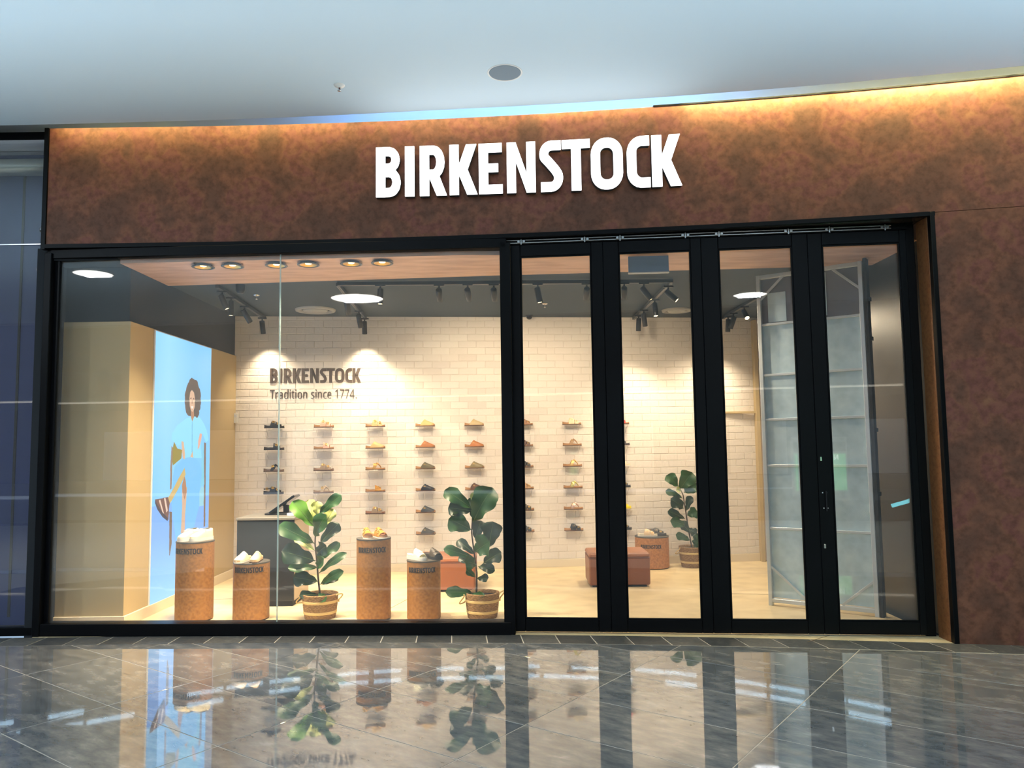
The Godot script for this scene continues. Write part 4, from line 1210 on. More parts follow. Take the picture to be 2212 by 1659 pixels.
func ottoman(label: String, at: Vector3, s: Vector3):
	var o := thing("ottoman", label, "ottoman", at, 0, "leather cube seats")
	part("plinth", boxm(Vector3(0, 0.012, 0), Vector3(s.x - 0.07, 0.024, s.z - 0.07)), M.black_matt, o)
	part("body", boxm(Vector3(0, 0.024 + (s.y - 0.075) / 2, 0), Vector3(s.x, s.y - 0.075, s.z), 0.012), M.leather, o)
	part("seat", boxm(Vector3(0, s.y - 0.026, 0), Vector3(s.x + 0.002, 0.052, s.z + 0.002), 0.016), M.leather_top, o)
	var w := MB.new()
	w.box(Vector3(0, s.y - 0.052, 0), Vector3(s.x + 0.004, 0.004, s.z + 0.004))
	part("piping", w.done(), M.leather, o)


# ---------------------------------------------------------------- shoes
const LEN := 0.238


func foot_w(t: float) -> float:
	var k := [[0.0, 0.004], [0.03, 0.018], [0.1, 0.028], [0.25, 0.031], [0.42, 0.030], [0.58, 0.035], [0.74, 0.042], [0.86, 0.039], [0.94, 0.029], [0.98, 0.017], [1.0, 0.004]]
	return table(k, t)


func table(k: Array, t: float) -> float:
	for i in k.size() - 1:
		if t <= k[i + 1][0]: return lerpf(k[i][1], k[i + 1][1], clampf((t - k[i][0]) / (k[i + 1][0] - k[i][0]), 0, 1))
	return k[-1][1]


func foot_slab(lo: Callable, hi: Callable, grow: float) -> ArrayMesh:
	var b := MB.new()
	var ts := [0.0, 0.02, 0.06, 0.12, 0.22, 0.34, 0.46, 0.58, 0.68, 0.78, 0.86, 0.92, 0.96, 0.985, 1.0]
	for i in ts.size() - 1:
		var p: float = ts[i]
		var q: float = ts[i + 1]
		var xp := (p - 0.5) * (LEN + 2 * grow)
		var xq := (q - 0.5) * (LEN + 2 * grow)
		var wp := foot_w(p) + grow
		var wq := foot_w(q) + grow
		var l0: float = lo.call(p)
		var l1: float = lo.call(q)
		var h0: float = hi.call(p)
		var h1: float = hi.call(q)
		b.smooth(1); b.quad(Vector3(xp, h0, wp), Vector3(xq, h1, wq), Vector3(xq, h1, -wq), Vector3(xp, h0, -wp))
		b.smooth(2)
		b.quad(Vector3(xp, l0, wp), Vector3(xq, l1, wq), Vector3(xq, h1, wq), Vector3(xp, h0, wp))
		b.quad(Vector3(xq, l1, -wq), Vector3(xp, l0, -wp), Vector3(xp, h0, -wp), Vector3(xq, h1, -wq))
		if i == 0: b.quad(Vector3(xp, l0, -wp), Vector3(xp, l0, wp), Vector3(xp, h0, wp), Vector3(xp, h0, -wp))
		if i == ts.size() - 2: b.quad(Vector3(xq, l1, wq), Vector3(xq, l1, -wq), Vector3(xq, h1, -wq), Vector3(xq, h1, wq))
		b.smooth(3); b.quad(Vector3(xp, l0, -wp), Vector3(xq, l1, -wq), Vector3(xq, l1, wq), Vector3(xp, l0, wp))
	return b.done()


func hoop(from: Callable, to: Callable, high: Callable, y0: float, thick := 0.0035, along := 5, round_ := 12, squash := 0.75) -> ArrayMesh:
	# a band over the foot: for every angle a across (0 outer side, PI inner side) it runs from(a) to to(a) along the foot
	var b := MB.new(1)
	var P := func(i: int, j: int, inset: float) -> Vector3:
		var a := PI * i / round_
		var f: float = from.call(a)
		var g: float = to.call(a)
		var t := lerpf(f, g, float(j) / along)
		var w := foot_w(clampf(t, 0, 1)) + 0.002 - inset
		var h: float = high.call(t) - inset
		return Vector3((t - 0.5) * LEN, y0 + (h - y0) * pow(maxf(sin(a), 0.0), squash), w * cos(a))
	for i in round_:
		for j in along:
			b.smooth(1); b.quad(P.call(i, j, 0.0), P.call(i, j + 1, 0.0), P.call(i + 1, j + 1, 0.0), P.call(i + 1, j, 0.0))
			b.smooth(2); b.quad(P.call(i, j, thick), P.call(i + 1, j, thick), P.call(i + 1, j + 1, thick), P.call(i, j + 1, thick))
		b.smooth(3)
		b.quad(P.call(i, 0, 0.0), P.call(i + 1, 0, 0.0), P.call(i + 1, 0, thick), P.call(i, 0, thick))
		b.quad(P.call(i, along, thick), P.call(i + 1, along, thick), P.call(i + 1, along, 0.0), P.call(i, along, 0.0))
	return b.done()


var shoe_mesh := {}
func shoe_shapes():
	var bed_top := func(t: float) -> float: return table([[0, 0.040], [0.08, 0.036], [0.2, 0.030], [0.42, 0.033], [0.65, 0.025], [0.85, 0.023], [0.95, 0.027], [1.0, 0.030]], t)
	shoe_mesh.sole = foot_slab(func(t): return 0.0, func(t): return 0.009, 0.0015)
	shoe_mesh.bed = foot_slab(func(t): return 0.009, bed_top, 0.0)
	shoe_mesh.thick_sole = foot_slab(func(t): return 0.0, func(t): return 0.024, 0.003)
	shoe_mesh.low_bed = foot_slab(func(t): return 0.024, func(t): return bed_top.call(t) + 0.006, 0.0)
	var vamp := func(t: float) -> float: return table([[0.2, 0.084], [0.42, 0.088], [0.55, 0.078], [0.7, 0.062], [0.85, 0.047], [0.95, 0.037], [1.0, 0.026]], t)
	shoe_mesh.clog = hoop(func(a): return 0.24 + 0.22 * sin(a), func(a): return 1.0, vamp, 0.012, 0.003, 9, 14, 0.7)
	shoe_mesh.clog_strap = hoop(func(a): return 0.40 + 0.05 * sin(a), func(a): return 0.48 + 0.05 * sin(a), func(t): return vamp.call(t) + 0.004, 0.012, 0.003, 2, 14, 0.7)
	shoe_mesh.strap_rear = hoop(func(a): return 0.31 + 0.07 * sin(a), func(a): return 0.61, func(t): return 0.092 - 0.10 * absf(t - 0.44), 0.012)
	shoe_mesh.strap_front = hoop(func(a): return 0.645, func(a): return 0.83, func(t): return 0.066 - 0.1 * (t - 0.66), 0.012)
	shoe_mesh.strap_single = hoop(func(a): return 0.48, func(a): return 0.78, func(t): return 0.080 - 0.11 * (t - 0.54), 0.012)
	shoe_mesh.thong = hoop(func(a): return 0.34 + 0.14 * sin(a), func(a): return 0.50 + 0.12 * sin(a), func(t): return 0.088 - 0.09 * absf(t - 0.45), 0.012)
	shoe_mesh.slide = hoop(func(a): return 0.46, func(a): return 0.84 + 0.02 * sin(a), func(t): return 0.098 - 0.11 * (t - 0.46), 0.014)
	shoe_mesh.slide_cross = hoop(func(a): return 0.50 + 0.16 * a / PI, func(a): return 0.68 + 0.16 * a / PI, func(t): return 0.102 - 0.11 * (t - 0.46), 0.014)
	var tongue := MB.new(1)
	tongue.tube([Vector3(0.012, 0.086, 0), Vector3(0.035, 0.072, 0), Vector3(0.058, 0.048, 0), Vector3(0.068, 0.024, 0)], 0.011, 0.005, 8)
	shoe_mesh.thong_post = tongue.done()
	shoe_mesh.heel_strap = hoop(func(a): return 0.05 + 0.32 * sin(a), func(a): return 0.12 + 0.32 * sin(a), func(t): return 0.07, 0.03)
	var hs := MB.new(1)
	var pts := []
	for i in 13:
		var a := PI * i / 12.0 + PI / 2
		pts.append(Vector3(-0.035 + 0.078 * cos(a), 0.066 + 0.006 * cos(a), 0.033 * sin(a)))
	hs.tube(pts, 0.007, 0.007, 6)
	shoe_mesh.heel_strap = hs.done()
	var bk := MB.new()
	for q in [[0, 0.008, 0.018, 0.003], [0, -0.008, 0.018, 0.003], [0.0085, 0, 0.003, 0.018], [-0.0085, 0, 0.003, 0.018]]: bk.box(Vector3(q[0], q[1], 0), Vector3(q[2], q[3], 0.0035), 0.001)
	bk.box(Vector3(0.002, 0, 0.001), Vector3(0.014, 0.002, 0.002))
	shoe_mesh.buckle = bk.done()
	var big := MB.new(1)
	big.lathe([V(0.009, -0.002), V(0.009, 0.004), V(0.0145, 0.005), V(0.016, 0.002), V(0.0145, -0.002)], 16, Transform3D(Basis(Vector3.RIGHT, PI / 2), Vector3.ZERO))
	shoe_mesh.big_buckle = big.done()
	var up := func(t: float) -> float: return table([[0, 0.082], [0.12, 0.092], [0.3, 0.086], [0.45, 0.088], [0.6, 0.076], [0.8, 0.056], [0.92, 0.046], [1.0, 0.03]], t)
	shoe_mesh.trainer_toe = hoop(func(a): return 0.40, func(a): return 1.0, up, 0.024, 0.003, 9, 14, 0.6)
	shoe_mesh.trainer_side = hoop(func(a): return 0.0, func(a): return 0.42, func(t): return up.call(t) * (1.0), 0.024, 0.006, 6, 14, 0.32)
	var op := MB.new(1)
	var ring := []
	for i in 14: ring.append(Vector3(-0.052 + 0.045 * cos(TAU * i / 14.0), 0.0915, 0.021 * sin(TAU * i / 14.0)))
	for i in 14: op.tri(Vector3(-0.052, 0.0915, 0), ring[(i + 1) % 14], ring[i])
	shoe_mesh.opening = op.done()
	var la := MB.new()
	for i in 4: la.box(Vector3(0.006 + i * 0.013, 0.089 - i * 0.0045, 0), Vector3(0.006, 0.005, 0.034), 0.002)
	shoe_mesh.laces = la.done()


func shoe(kind: String, col: Color, called: String, label: String, group: String, at: Vector3, turn: float, opt := {}) -> Node3D:
	var o := thing(called, label, "shoe", at, turn, group)
	var m: Material = leather(col)
	if opt.get("shine", false):
		m = leathers.get(str(col) + "shine")
		if m == null:
			m = mat(col, 0.25, 0.5)
			leathers[str(col) + "shine"] = m
	var bed: Material = opt.get("bed", M.cork)
	var sole: Material = opt.get("sole", M.sole_brown)
	var metal: Material = opt.get("metal", M.gold)
	if kind in ["slide", "trainer"]:
		part("sole", shoe_mesh.thick_sole, sole, o)
		part("footbed", shoe_mesh.low_bed, bed, o)
	else:
		part("sole", shoe_mesh.sole, sole, o)
		part("footbed", shoe_mesh.bed, bed, o)
	var big: bool = opt.get("big", false)
	var bm: Mesh = shoe_mesh.big_buckle if big else shoe_mesh.buckle
	match kind:
		"clog":
			part("upper", shoe_mesh.clog, m, o)
			part("strap", shoe_mesh.clog_strap, m, o)
			part("buckle", bm, metal, o).transform = Transform3D(Basis(Vector3.RIGHT, -0.5), Vector3(-0.012, 0.060, 0.0275))
		"two_strap", "back_strap":
			part("strap", shoe_mesh.strap_rear, m, o)
			part("strap", shoe_mesh.strap_front, m, o)
			part("buckle", bm, metal, o).transform = Transform3D(Basis(Vector3.RIGHT, -0.55), Vector3(-0.004, 0.074 if big else 0.066, 0.0235))
			part("buckle", bm, metal, o).transform = Transform3D(Basis(Vector3.RIGHT, -0.5), Vector3(0.054, 0.054 if big else 0.048, 0.034))
			if kind == "back_strap":
				part("heel_strap", shoe_mesh.heel_strap, m, o)
				part("buckle", bm, metal, o).transform = Transform3D(Basis(), Vector3(-0.07, 0.066, 0.036))
		"one_strap":
			part("strap", shoe_mesh.strap_single, m, o)
			part("buckle", bm, metal, o).transform = Transform3D(Basis(Vector3.RIGHT, -0.5), Vector3(0.033, 0.058, 0.031))
		"thong":
			part("strap", shoe_mesh.thong, m, o)
			part("toe_post", shoe_mesh.thong_post, m, o)
			part("buckle", bm, metal, o).transform = Transform3D(Basis(Vector3.RIGHT, -0.5), Vector3(-0.012, 0.066, 0.0245))
		"slide":
			part("strap", shoe_mesh.slide, m, o)
			part("cross_strap", shoe_mesh.slide_cross, m, o)
		"trainer":
			o.scale = Vector3(0.98, 1.16, 1.08)
			part("toe_upper", shoe_mesh.trainer_toe, m, o)
			part("heel_upper", shoe_mesh.trainer_side, m, o)
			part("opening", shoe_mesh.opening, leather(c8(120, 104, 80)), o)
			part("laces", shoe_mesh.laces, M.white, o)
	return o


func shoes():
	shoe_shapes()
	var wt := -atan2(B1.z - B0.z, B1.x - B0.x)
	var along := (B1 - B0).normalized()
	var out := along.cross(Vector3.UP) * -1.0
	if out.z < 0: out = -out
	var cols := [-2.91, -2.32, -1.70, -1.092, -0.487, 0.127, 0.742, 1.358]
	var rows := [1.760, 1.497, 1.237, 0.970, 0.708, 0.445]
	var rown := ["topmost", "second from the top", "third from the top", "fourth from the top", "fifth from the top", "lowest"]
	var coln := ["leftmost", "second", "third", "fourth", "fifth", "sixth", "seventh", "eighth"]
	var black := c8(30, 30, 33)
	var navy := c8(38, 46, 62)
	var taupe := c8(150, 128, 106)
	var rose := c8(216, 168, 146)
	var sand := c8(206, 172, 120)
	var tan := c8(168, 104, 52)
	var olive := c8(92, 84, 58)
	var brown := c8(92, 60, 44)
	var grey := c8(64, 68, 74)
	var gold := c8(206, 160, 92)
	var bed_dark := {"bed": leather(c8(52, 48, 48)), "sole": M.sole_black, "big": true}
	# column, row, kind, colour, words, options
	var list := [
		[0, 0, "two_strap", black, "black big-buckled sandal", bed_dark],
		[0, 1, "one_strap", black, "black one-buckle sandal", bed_dark],
		[0, 2, "thong", black, "black thong sandal", {"bed": leather(c8(120, 100, 90)), "big": true}],
		[0, 3, "back_strap", navy, "navy heel-strap sandal", bed_dark],
		[1, 0, "two_strap", rose, "pink two-strap sandal", {"big": true}],
		[1, 1, "one_strap", rose, "pink one-strap sandal", {"big": true}],
		[1, 2, "two_strap", taupe, "taupe two-strap sandal", {"bed": leather(c8(146, 112, 88)), "big": true}],
		[1, 3, "thong", c8(196, 178, 160), "pale grey thong sandal", {"bed": leather(c8(160, 138, 122)), "big": true}],
		[2, 0, "two_strap", sand, "sand two-strap sandal", {"big": true}],
		[2, 1, "clog", sand, "sand closed clog", {}],
		[2, 2, "thong", gold, "golden thong sandal", {"shine": true, "big": true}],
		[2, 3, "one_strap", c8(200, 140, 60), "golden one-strap sandal", {"shine": true, "big": true}],
		[2, 4, "two_strap", taupe, "taupe two-strap sandal", {"bed": leather(c8(150, 108, 86)), "big": true}],
		[3, 0, "clog", c8(212, 176, 116), "pale tan suede clog", {}],
		[3, 1, "clog", tan, "orange-brown suede clog", {}],
		[3, 2, "clog", olive, "dark olive suede clog", {}],
		[3, 3, "clog", c8(28, 34, 48), "black leather clog", {}],
		[3, 4, "clog", grey, "dark grey leather clog", {}],
		[3, 5, "clog", c8(66, 62, 58), "charcoal suede clog", {}],
		[4, 0, "clog", c8(198, 176, 132), "beige suede clog", {}],
		[4, 1, "clog", c8(182, 112, 56), "orange-brown suede clog", {}],
		[4, 2, "clog", c8(132, 118, 82), "khaki suede clog", {}],
		[4, 3, "clog", brown, "dark brown leather clog", {}],
		[5, 0, "two_strap", c8(160, 116, 84), "brown two-strap sandal", {}],
		[5, 1, "two_strap", brown, "dark brown two-strap sandal", {}],
		[5, 2, "two_strap", black, "black two-strap sandal", {}],
		[5, 3, "two_strap", c8(190, 150, 110), "tan two-strap sandal", {}],
		[5, 4, "two_strap", c8(70, 66, 54), "olive-black two-strap sandal", {}],
		[5, 5, "two_strap", black, "black two-strap sandal", {}],
		[6, 0, "two_strap", c8(236, 218, 180), "cream two-strap sandal", {}],
		[6, 1, "thong", c8(170, 136, 100), "taupe thong sandal", {}],
		[6, 2, "thong", c8(236, 196, 128), "pale gold thong sandal", {"shine": true}],
		[6, 3, "thong", c8(214, 206, 130), "greenish gold thong sandal", {"shine": true}],
		[6, 4, "thong", c8(226, 190, 170), "rose gold thong sandal", {"shine": true}],
		[6, 5, "two_strap", c8(20, 20, 24), "black two-strap sandal", {}],
		[7, 0, "one_strap", c8(196, 60, 60), "red sandal toe", {}],
		[7, 1, "one_strap", c8(52, 44, 40), "dark brown sandal toe", {"bed": leather(c8(60, 50, 46))}],
		[7, 2, "one_strap", c8(240, 222, 180), "cream sandal toe", {"bed": leather(c8(236, 216, 176)), "sole": M.sole_white}],
		[7, 3, "two_strap", c8(60, 62, 72), "dark blue-grey sandal toe", {"bed": leather(c8(70, 72, 80)), "sole": M.sole_black}],
		[7, 4, "two_strap", c8(246, 226, 40), "bright yellow sandal toe", {"bed": leather(c8(240, 220, 40)), "sole": leather(c8(240, 220, 40))}],
		[7, 5, "two_strap", black, "black sandal toe", {"bed": leather(c8(60, 52, 48)), "sole": M.sole_black}],
	]
	var shelf0: Node3D = null
	for s in list:
		var x: float = cols[s[0]]
		var y: float = rows[s[1]]
		var base := Vector3(x * 0.9925, y, on_bricks(x)) + out * 0.072
		var called := "clog" if s[2] == "clog" else "sandal"
		var place := "%s in the %s column of wall shoes" % [rown[s[1]], coln[s[0]]]
		shoe(s[2], s[3], called, "%s, %s" % [s[4], place], "shoes on the brick wall", base + Vector3(0, 0.0035, 0), wt + rng.randf_range(-0.06, 0.06), s[5])
		var sh: Node3D
		var lab := "clear acrylic shelf under the wall shoe %s" % place.replace(" of wall shoes", "")
		if shelf0 == null:
			shelf0 = thing("shoe_shelf", lab, "shelf", base, wt, "clear shelves on the brick wall")
			part("plate", boxm(Vector3(0, 0.0, 0), Vector3(0.22, 0.005, 0.10), 0.001), M.acrylic, shelf0)
			part("back_plate", boxm(Vector3(0, -0.05, -0.062), Vector3(0.17, 0.11, 0.004), 0.001), M.acrylic, shelf0)
			for q in [-0.08, 0.08]:
				var r := MB.new(1)
				r.tube([Vector3(q * 1.15, -0.003, 0.04), Vector3(q, -0.095, -0.058)], 0.0018, 0.0018, 6)
				part("support_wire", r.done(), M.chrome, shelf0)
			sh = shelf0
		else:
			sh = shelf0.duplicate()
			sh.name = numbered("shoe_shelf")
			add_child(sh)
			sh.position = base
			sh.set_meta("label", lab)
	# on the pedestals
	var cream := c8(244, 230, 190)
	var wpat := "shoes on the window pedestals"
	shoe("trainer", cream, "trainer", "cream low trainer on the first pedestal, the left one of its pair", wpat, Vector3(-2.925, 0.70, -7.08), -1.95, {"sole": M.sole_white, "bed": leather(cream)})
	shoe("trainer", cream, "trainer", "cream low trainer on the first pedestal, the right one of its pair", wpat, Vector3(-2.812, 0.70, -7.085), -2.1, {"sole": M.sole_white, "bed": leather(cream)})
	shoe("clog", c8(240, 222, 186), "clog", "cream clog on the short first pedestal, the left one of its pair", wpat, Vector3(-2.425, 0.51, -7.05), -1.75, {"sole": M.sole_white, "bed": leather(c8(206, 170, 120))})
	shoe("clog", c8(220, 190, 144), "clog", "beige clog on the short first pedestal, the right one of its pair", wpat, Vector3(-2.305, 0.51, -7.06), -1.55, {"sole": M.sole_brown, "bed": leather(c8(206, 170, 120))})
	shoe("two_strap", c8(226, 172, 84), "sandal", "golden sandal on the tall middle pedestal, the left one of its pair", wpat, Vector3(-1.315, 0.71, -7.03), -1.25, {"shine": true, "big": true, "sole": M.sole_white})
	shoe("two_strap", c8(226, 172, 84), "sandal", "golden sandal on the tall middle pedestal, the right one of its pair", wpat, Vector3(-1.205, 0.71, -7.03), -0.95, {"shine": true, "big": true, "sole": M.sole_white})
	shoe("slide", c8(240, 236, 206), "slide", "white chunky slide on the short pedestal beside the leather cube", wpat, Vector3(-0.865, 0.518, -6.98), -0.75, {"sole": M.sole_white, "bed": leather(c8(236, 230, 204))})
	shoe("slide", c8(66, 58, 46), "slide", "black chunky slide on the short pedestal beside the leather cube", wpat, Vector3(-0.725, 0.518, -7.02), -0.85, {"sole": M.sole_black, "bed": leather(c8(40, 36, 34))})
	var bp := "shoes on the drum pedestal by the bricks"
	shoe("two_strap", c8(236, 206, 166), "sandal", "pale two-strap sandal with a white sole on the drum by the bricks", bp, Vector3(1.63, 0.388, -9.62), -0.1, {"sole": M.sole_white, "bed": leather(c8(236, 224, 200))})
	shoe("back_strap", c8(90, 86, 80), "sandal", "dark grey strapped sandal on the drum by the bricks", bp, Vector3(1.76, 0.388, -9.72), -0.35, {"sole": M.sole_black, "bed": leather(c8(96, 90, 84))})


# ---------------------------------------------------------------- plants
func leaf_mesh(a: Vector3, b: Vector3, wide: float, face: Vector3, bow: float, fold: float, seed_: int) -> ArrayMesh:
	var m := MB.new(1)
	var d := (b - a)
	var l := d.length()
	d /= l
	var n := (face - d * d.dot(face)).normalized()
	var s := d.cross(n)
	var shape := [[0.0, 0.05], [0.06, 0.06], [0.14, 0.34], [0.26, 0.55], [0.4, 0.62], [0.55, 0.80], [0.72, 1.0], [0.86, 0.92], [0.95, 0.62], [1.0, 0.08]]
	var NL := 18
	var NW := 6
	var g := []
	for i in NL + 1:
		var t := float(i) / NL
		var row := []
		var w := table(shape, t) * wide * 0.5
		for j in NW + 1:
			var u := 2.0 * j / NW - 1.0
			var p := a + d * l * t + n * (bow * l * sin(PI * t) - bow * 0.6 * l * t * t)
			p += s * (u * w * (1.0 + 0.07 * sin(t * 17.0 + seed_ * 2.3 + u * 2.0))) + n * (absf(u) * w * fold + 0.085 * wide * u * u * sin(t * 12.0 + seed_ * 1.7 + (2.0 if u > 0 else 0.0)))
			row.append(p)
		g.append(row)
	for i in NL:
		for j in NW: m.quad(g[i][j], g[i][j + 1], g[i + 1][j + 1], g[i + 1][j])
	return m.done()


func plant(label: String, at: Vector3, pot: Array, stem: Array, leaves: Array, unit: float, extra: Array):
	# unit: metres per step of the leaf lists, measured from the middle of the pot's rim
	var o := thing("potted_fig", label, "plant", at, 0, "fiddle-leaf figs in baskets")
	var rt: float = pot[0]
	var rb: float = pot[1]
	var h: float = pot[2]
	var prof := []
	for i in 25:
		var t := i / 24.0
		prof.append(V(lerpf(rb, rt, t) + 0.004 * sin(PI * t) + (0.0022 if i % 2 else 0.0), h * t))
	var b := MB.new(1)
	b.lathe([V(0, 0.001)] + prof + [V(rt - 0.014, h), V(rt - 0.02, h - 0.05)], 40)
	part("basket", b.done(), M.basket, o)
	for y in [0.70, 0.27]:
		var r := lerpf(rb, rt, y) + 0.006
		var s := MB.new(1)
		s.lathe([V(r - 0.001, h * y - 0.012), V(r + 0.001, h * y - 0.008), V(r + 0.0015, h * y + 0.008), V(r, h * y + 0.012)], 40)
		part("band", s.done(), M.straw, o)
	var so := MB.new()
	so.lathe([V(rt - 0.018, h - 0.03), V(0, h - 0.022)], 28)
	part("soil", so.done(), M.soil, o)
	for q in extra:
		var pts := []
		for i in 15:
			var a := PI * 1.25 * i / 14.0 - 0.4
			pts.append(Vector3(q[0] * (rt + 0.004 + 0.045 * sin(clampf(a, 0, PI))), h - 0.005 + q[1] * (0.06 * sin(i / 14.0 * PI)) - 0.075 * (i / 14.0), 0.05 - 0.10 * i / 14.0 + 0.03))
		var t := MB.new(1)
		t.tube(pts, 0.006, 0.006, 7)
		part("handle", t.done(), M.straw, o)
	var sp := []
	for q in stem: sp.append(Vector3(q[0] * unit, h + q[1] * unit, 0.0))
	sp.push_front(Vector3(stem[0][0] * unit, h - 0.05, 0))
	var sm := MB.new(1)
	sm.tube(sp, 0.010, 0.005, 8)
	part("stem", sm.done(), M.stem, o)
	var k := 0
	for q in leaves:
		# [base x, base y, tip x, tip y, tip depth, width, material, fold]
		var a := Vector3(q[0] * unit, h + q[1] * unit, signf(q[4]) * 0.006)
		var z := Vector3(q[2] * unit, h + q[3] * unit, q[4])
		var face := Vector3(rng.randf_range(-0.2, 0.2), 0.35, 1.0)
		var bow := rng.randf_range(0.03, 0.12)
		var lf := part("leaf", leaf_mesh(a, z, q[5] * unit * 1.22, face, bow, q[7] if q.size() > 7 else 0.2, k), M["leaf_" + q[6]], o)
		var d := (z - a).normalized()
		var nn := (face - d * d.dot(face)).normalized()
		var rib := []
		for i in 9:
			var t := i / 8.0 * 0.93
			rib.append(a.lerp(z, t) + nn * (bow * a.distance_to(z) * (sin(PI * t) - 0.6 * t * t) + 0.001))
		var rm := MB.new(1)
		rm.tube(rib, 0.0026, 0.001, 5)
		part("midrib", rm.done(), M.rib, lf)
		k += 1


func plants():
	# lists in steps of about a millimetre; x to the right of the pot's middle, y above its rim
	plant("fiddle-leaf fig with bright top leaves in a striped basket, left of the tall middle pedestal", Vector3(-1.745, 0, -7.1), [0.158, 0.133, 0.215],
		[[-5, 0], [-25, 170], [-40, 350], [-60, 520], [-55, 720], [-45, 850]], [
		[-65, 705, -285, 995, 0.06, 150, "bright"], [-55, 715, -150, 1000, -0.06, 120, "pale"], [-45, 835, -40, 985, 0.0, 100, "pale", 0.5], [-20, 845, 225, 1050, 0.02, 110, "green"],
		[-50, 600, 85, 845, 0.12, 160, "green", 0.3], [20, 700, 130, 895, -0.04, 110, "pale", 0.4], [-60, 530, -425, 740, 0.08, 150, "green"], [-10, 525, 180, 740, -0.06, 130, "dark"],
		[-60, 450, -310, 605, -0.08, 90, "pale", 0.4], [-50, 345, -385, 470, 0.10, 200, "dark"], [-40, 415, 85, 515, 0.10, 140, "dark"], [-20, 345, 195, 530, -0.05, 90, "green"],
		[-10, 215, 280, 430, 0.02, 80, "green"], [-20, 275, -310, 295, 0.12, 90, "green", 0.4], [-30, 275, 70, 385, 0.14, 110, "green", 0.35], [-20, 125, -275, 185, 0.06, 150, "dark"],
		[0, 95, 255, 245, 0.06, 90, "green"], [10, 85, 185, 155, -0.04, 60, "dark"], [-30, -15, -190, 5, 0.10, 80, "dark"], [-20, -5, 100, -45, 0.17, 80, "green"]],
		0.00083, [[-1, -0.5], [1, 0.6]])
	plant("fiddle-leaf fig with broad dark leaves in a striped basket, beside the black door jamb", Vector3(-0.29, 0, -7.03), [0.152, 0.128, 0.218],
		[[-65, 0], [-60, 220], [-85, 420], [-115, 670], [-95, 970]], [
		[-105, 940, -415, 1160, 0.02, 150, "green"], [-95, 790, 125, 1180, 0.06, 260, "green", 0.3], [-90, 960, -80, 1130, 0.0, 70, "pale", 0.5], [-110, 915, -375, 960, 0.04, 170, "dark"],
		[-115, 700, -365, 840, 0.08, 200, "green"], [-65, 790, -65, 1070, -0.06, 190, "dark"], [-75, 590, -10, 800, -0.06, 150, "dark"], [75, 490, 135, 790, 0.0, 200, "dark"],
		[-75, 450, 95, 580, 0.12, 220, "green", 0.3], [-85, 420, -285, 580, -0.06, 100, "dark"], [-105, 390, -425, 505, 0.06, 100, "green"], [15, 320, 220, 450, 0.04, 150, "dark"],
		[-65, 310, -185, 370, 0.12, 150, "green"], [-45, 290, 145, 260, 0.08, 100, "dark"], [-105, 310, -275, 380, -0.06, 70, "dark"], [-55, 150, 75, 170, 0.06, 80, "dark"],
		[-75, 170, -175, 260, 0.05, 70, "green"], [-105, -10, -400, 30, 0.10, 110, "green"], [-135, -30, 25, 0, 0.16, 60, "green"]],
		0.00078, [[-1, -0.8], [1, 0.9]])
	plant("fiddle-leaf fig in a striped basket by the brick wall, behind the drum pedestal", Vector3(2.19, 0, -9.70), [0.165, 0.135, 0.25],
		[[-10, 10], [-40, 200], [-70, 450], [-90, 600], [-140, 720]], [
		[-150, 700, -280, 840, 0.04, 130, "green"], [-130, 670, 10, 870, 0.06, 180, "green", 0.3], [-80, 630, 60, 740, 0.05, 170, "green"], [-110, 650, -185, 670, 0.08, 60, "pale", 0.4],
		[-90, 560, -290, 655, -0.02, 70, "green"], [-90, 440, -245, 560, 0.06, 140, "dark"], [-60, 410, 0, 590, 0.0, 80, "dark"], [-80, 320, -280, 420, 0.04, 90, "dark"],
		[-50, 360, 60, 410, 0.05, 120, "green"], [-70, 240, -255, 300, 0.06, 110, "green"], [-10, 150, -140, 280, 0.02, 100, "dark"], [-40, 200, 40, 150, 0.05, 90, "dark"],
		[-20, 70, -200, 140, 0.05, 80, "green"], [10, 90, 80, 130, 0.0, 90, "green"], [10, 10, 90, 70, 0.08, 150, "green"]],
		0.00104, [[-1, -0.6], [1, 0.6]])


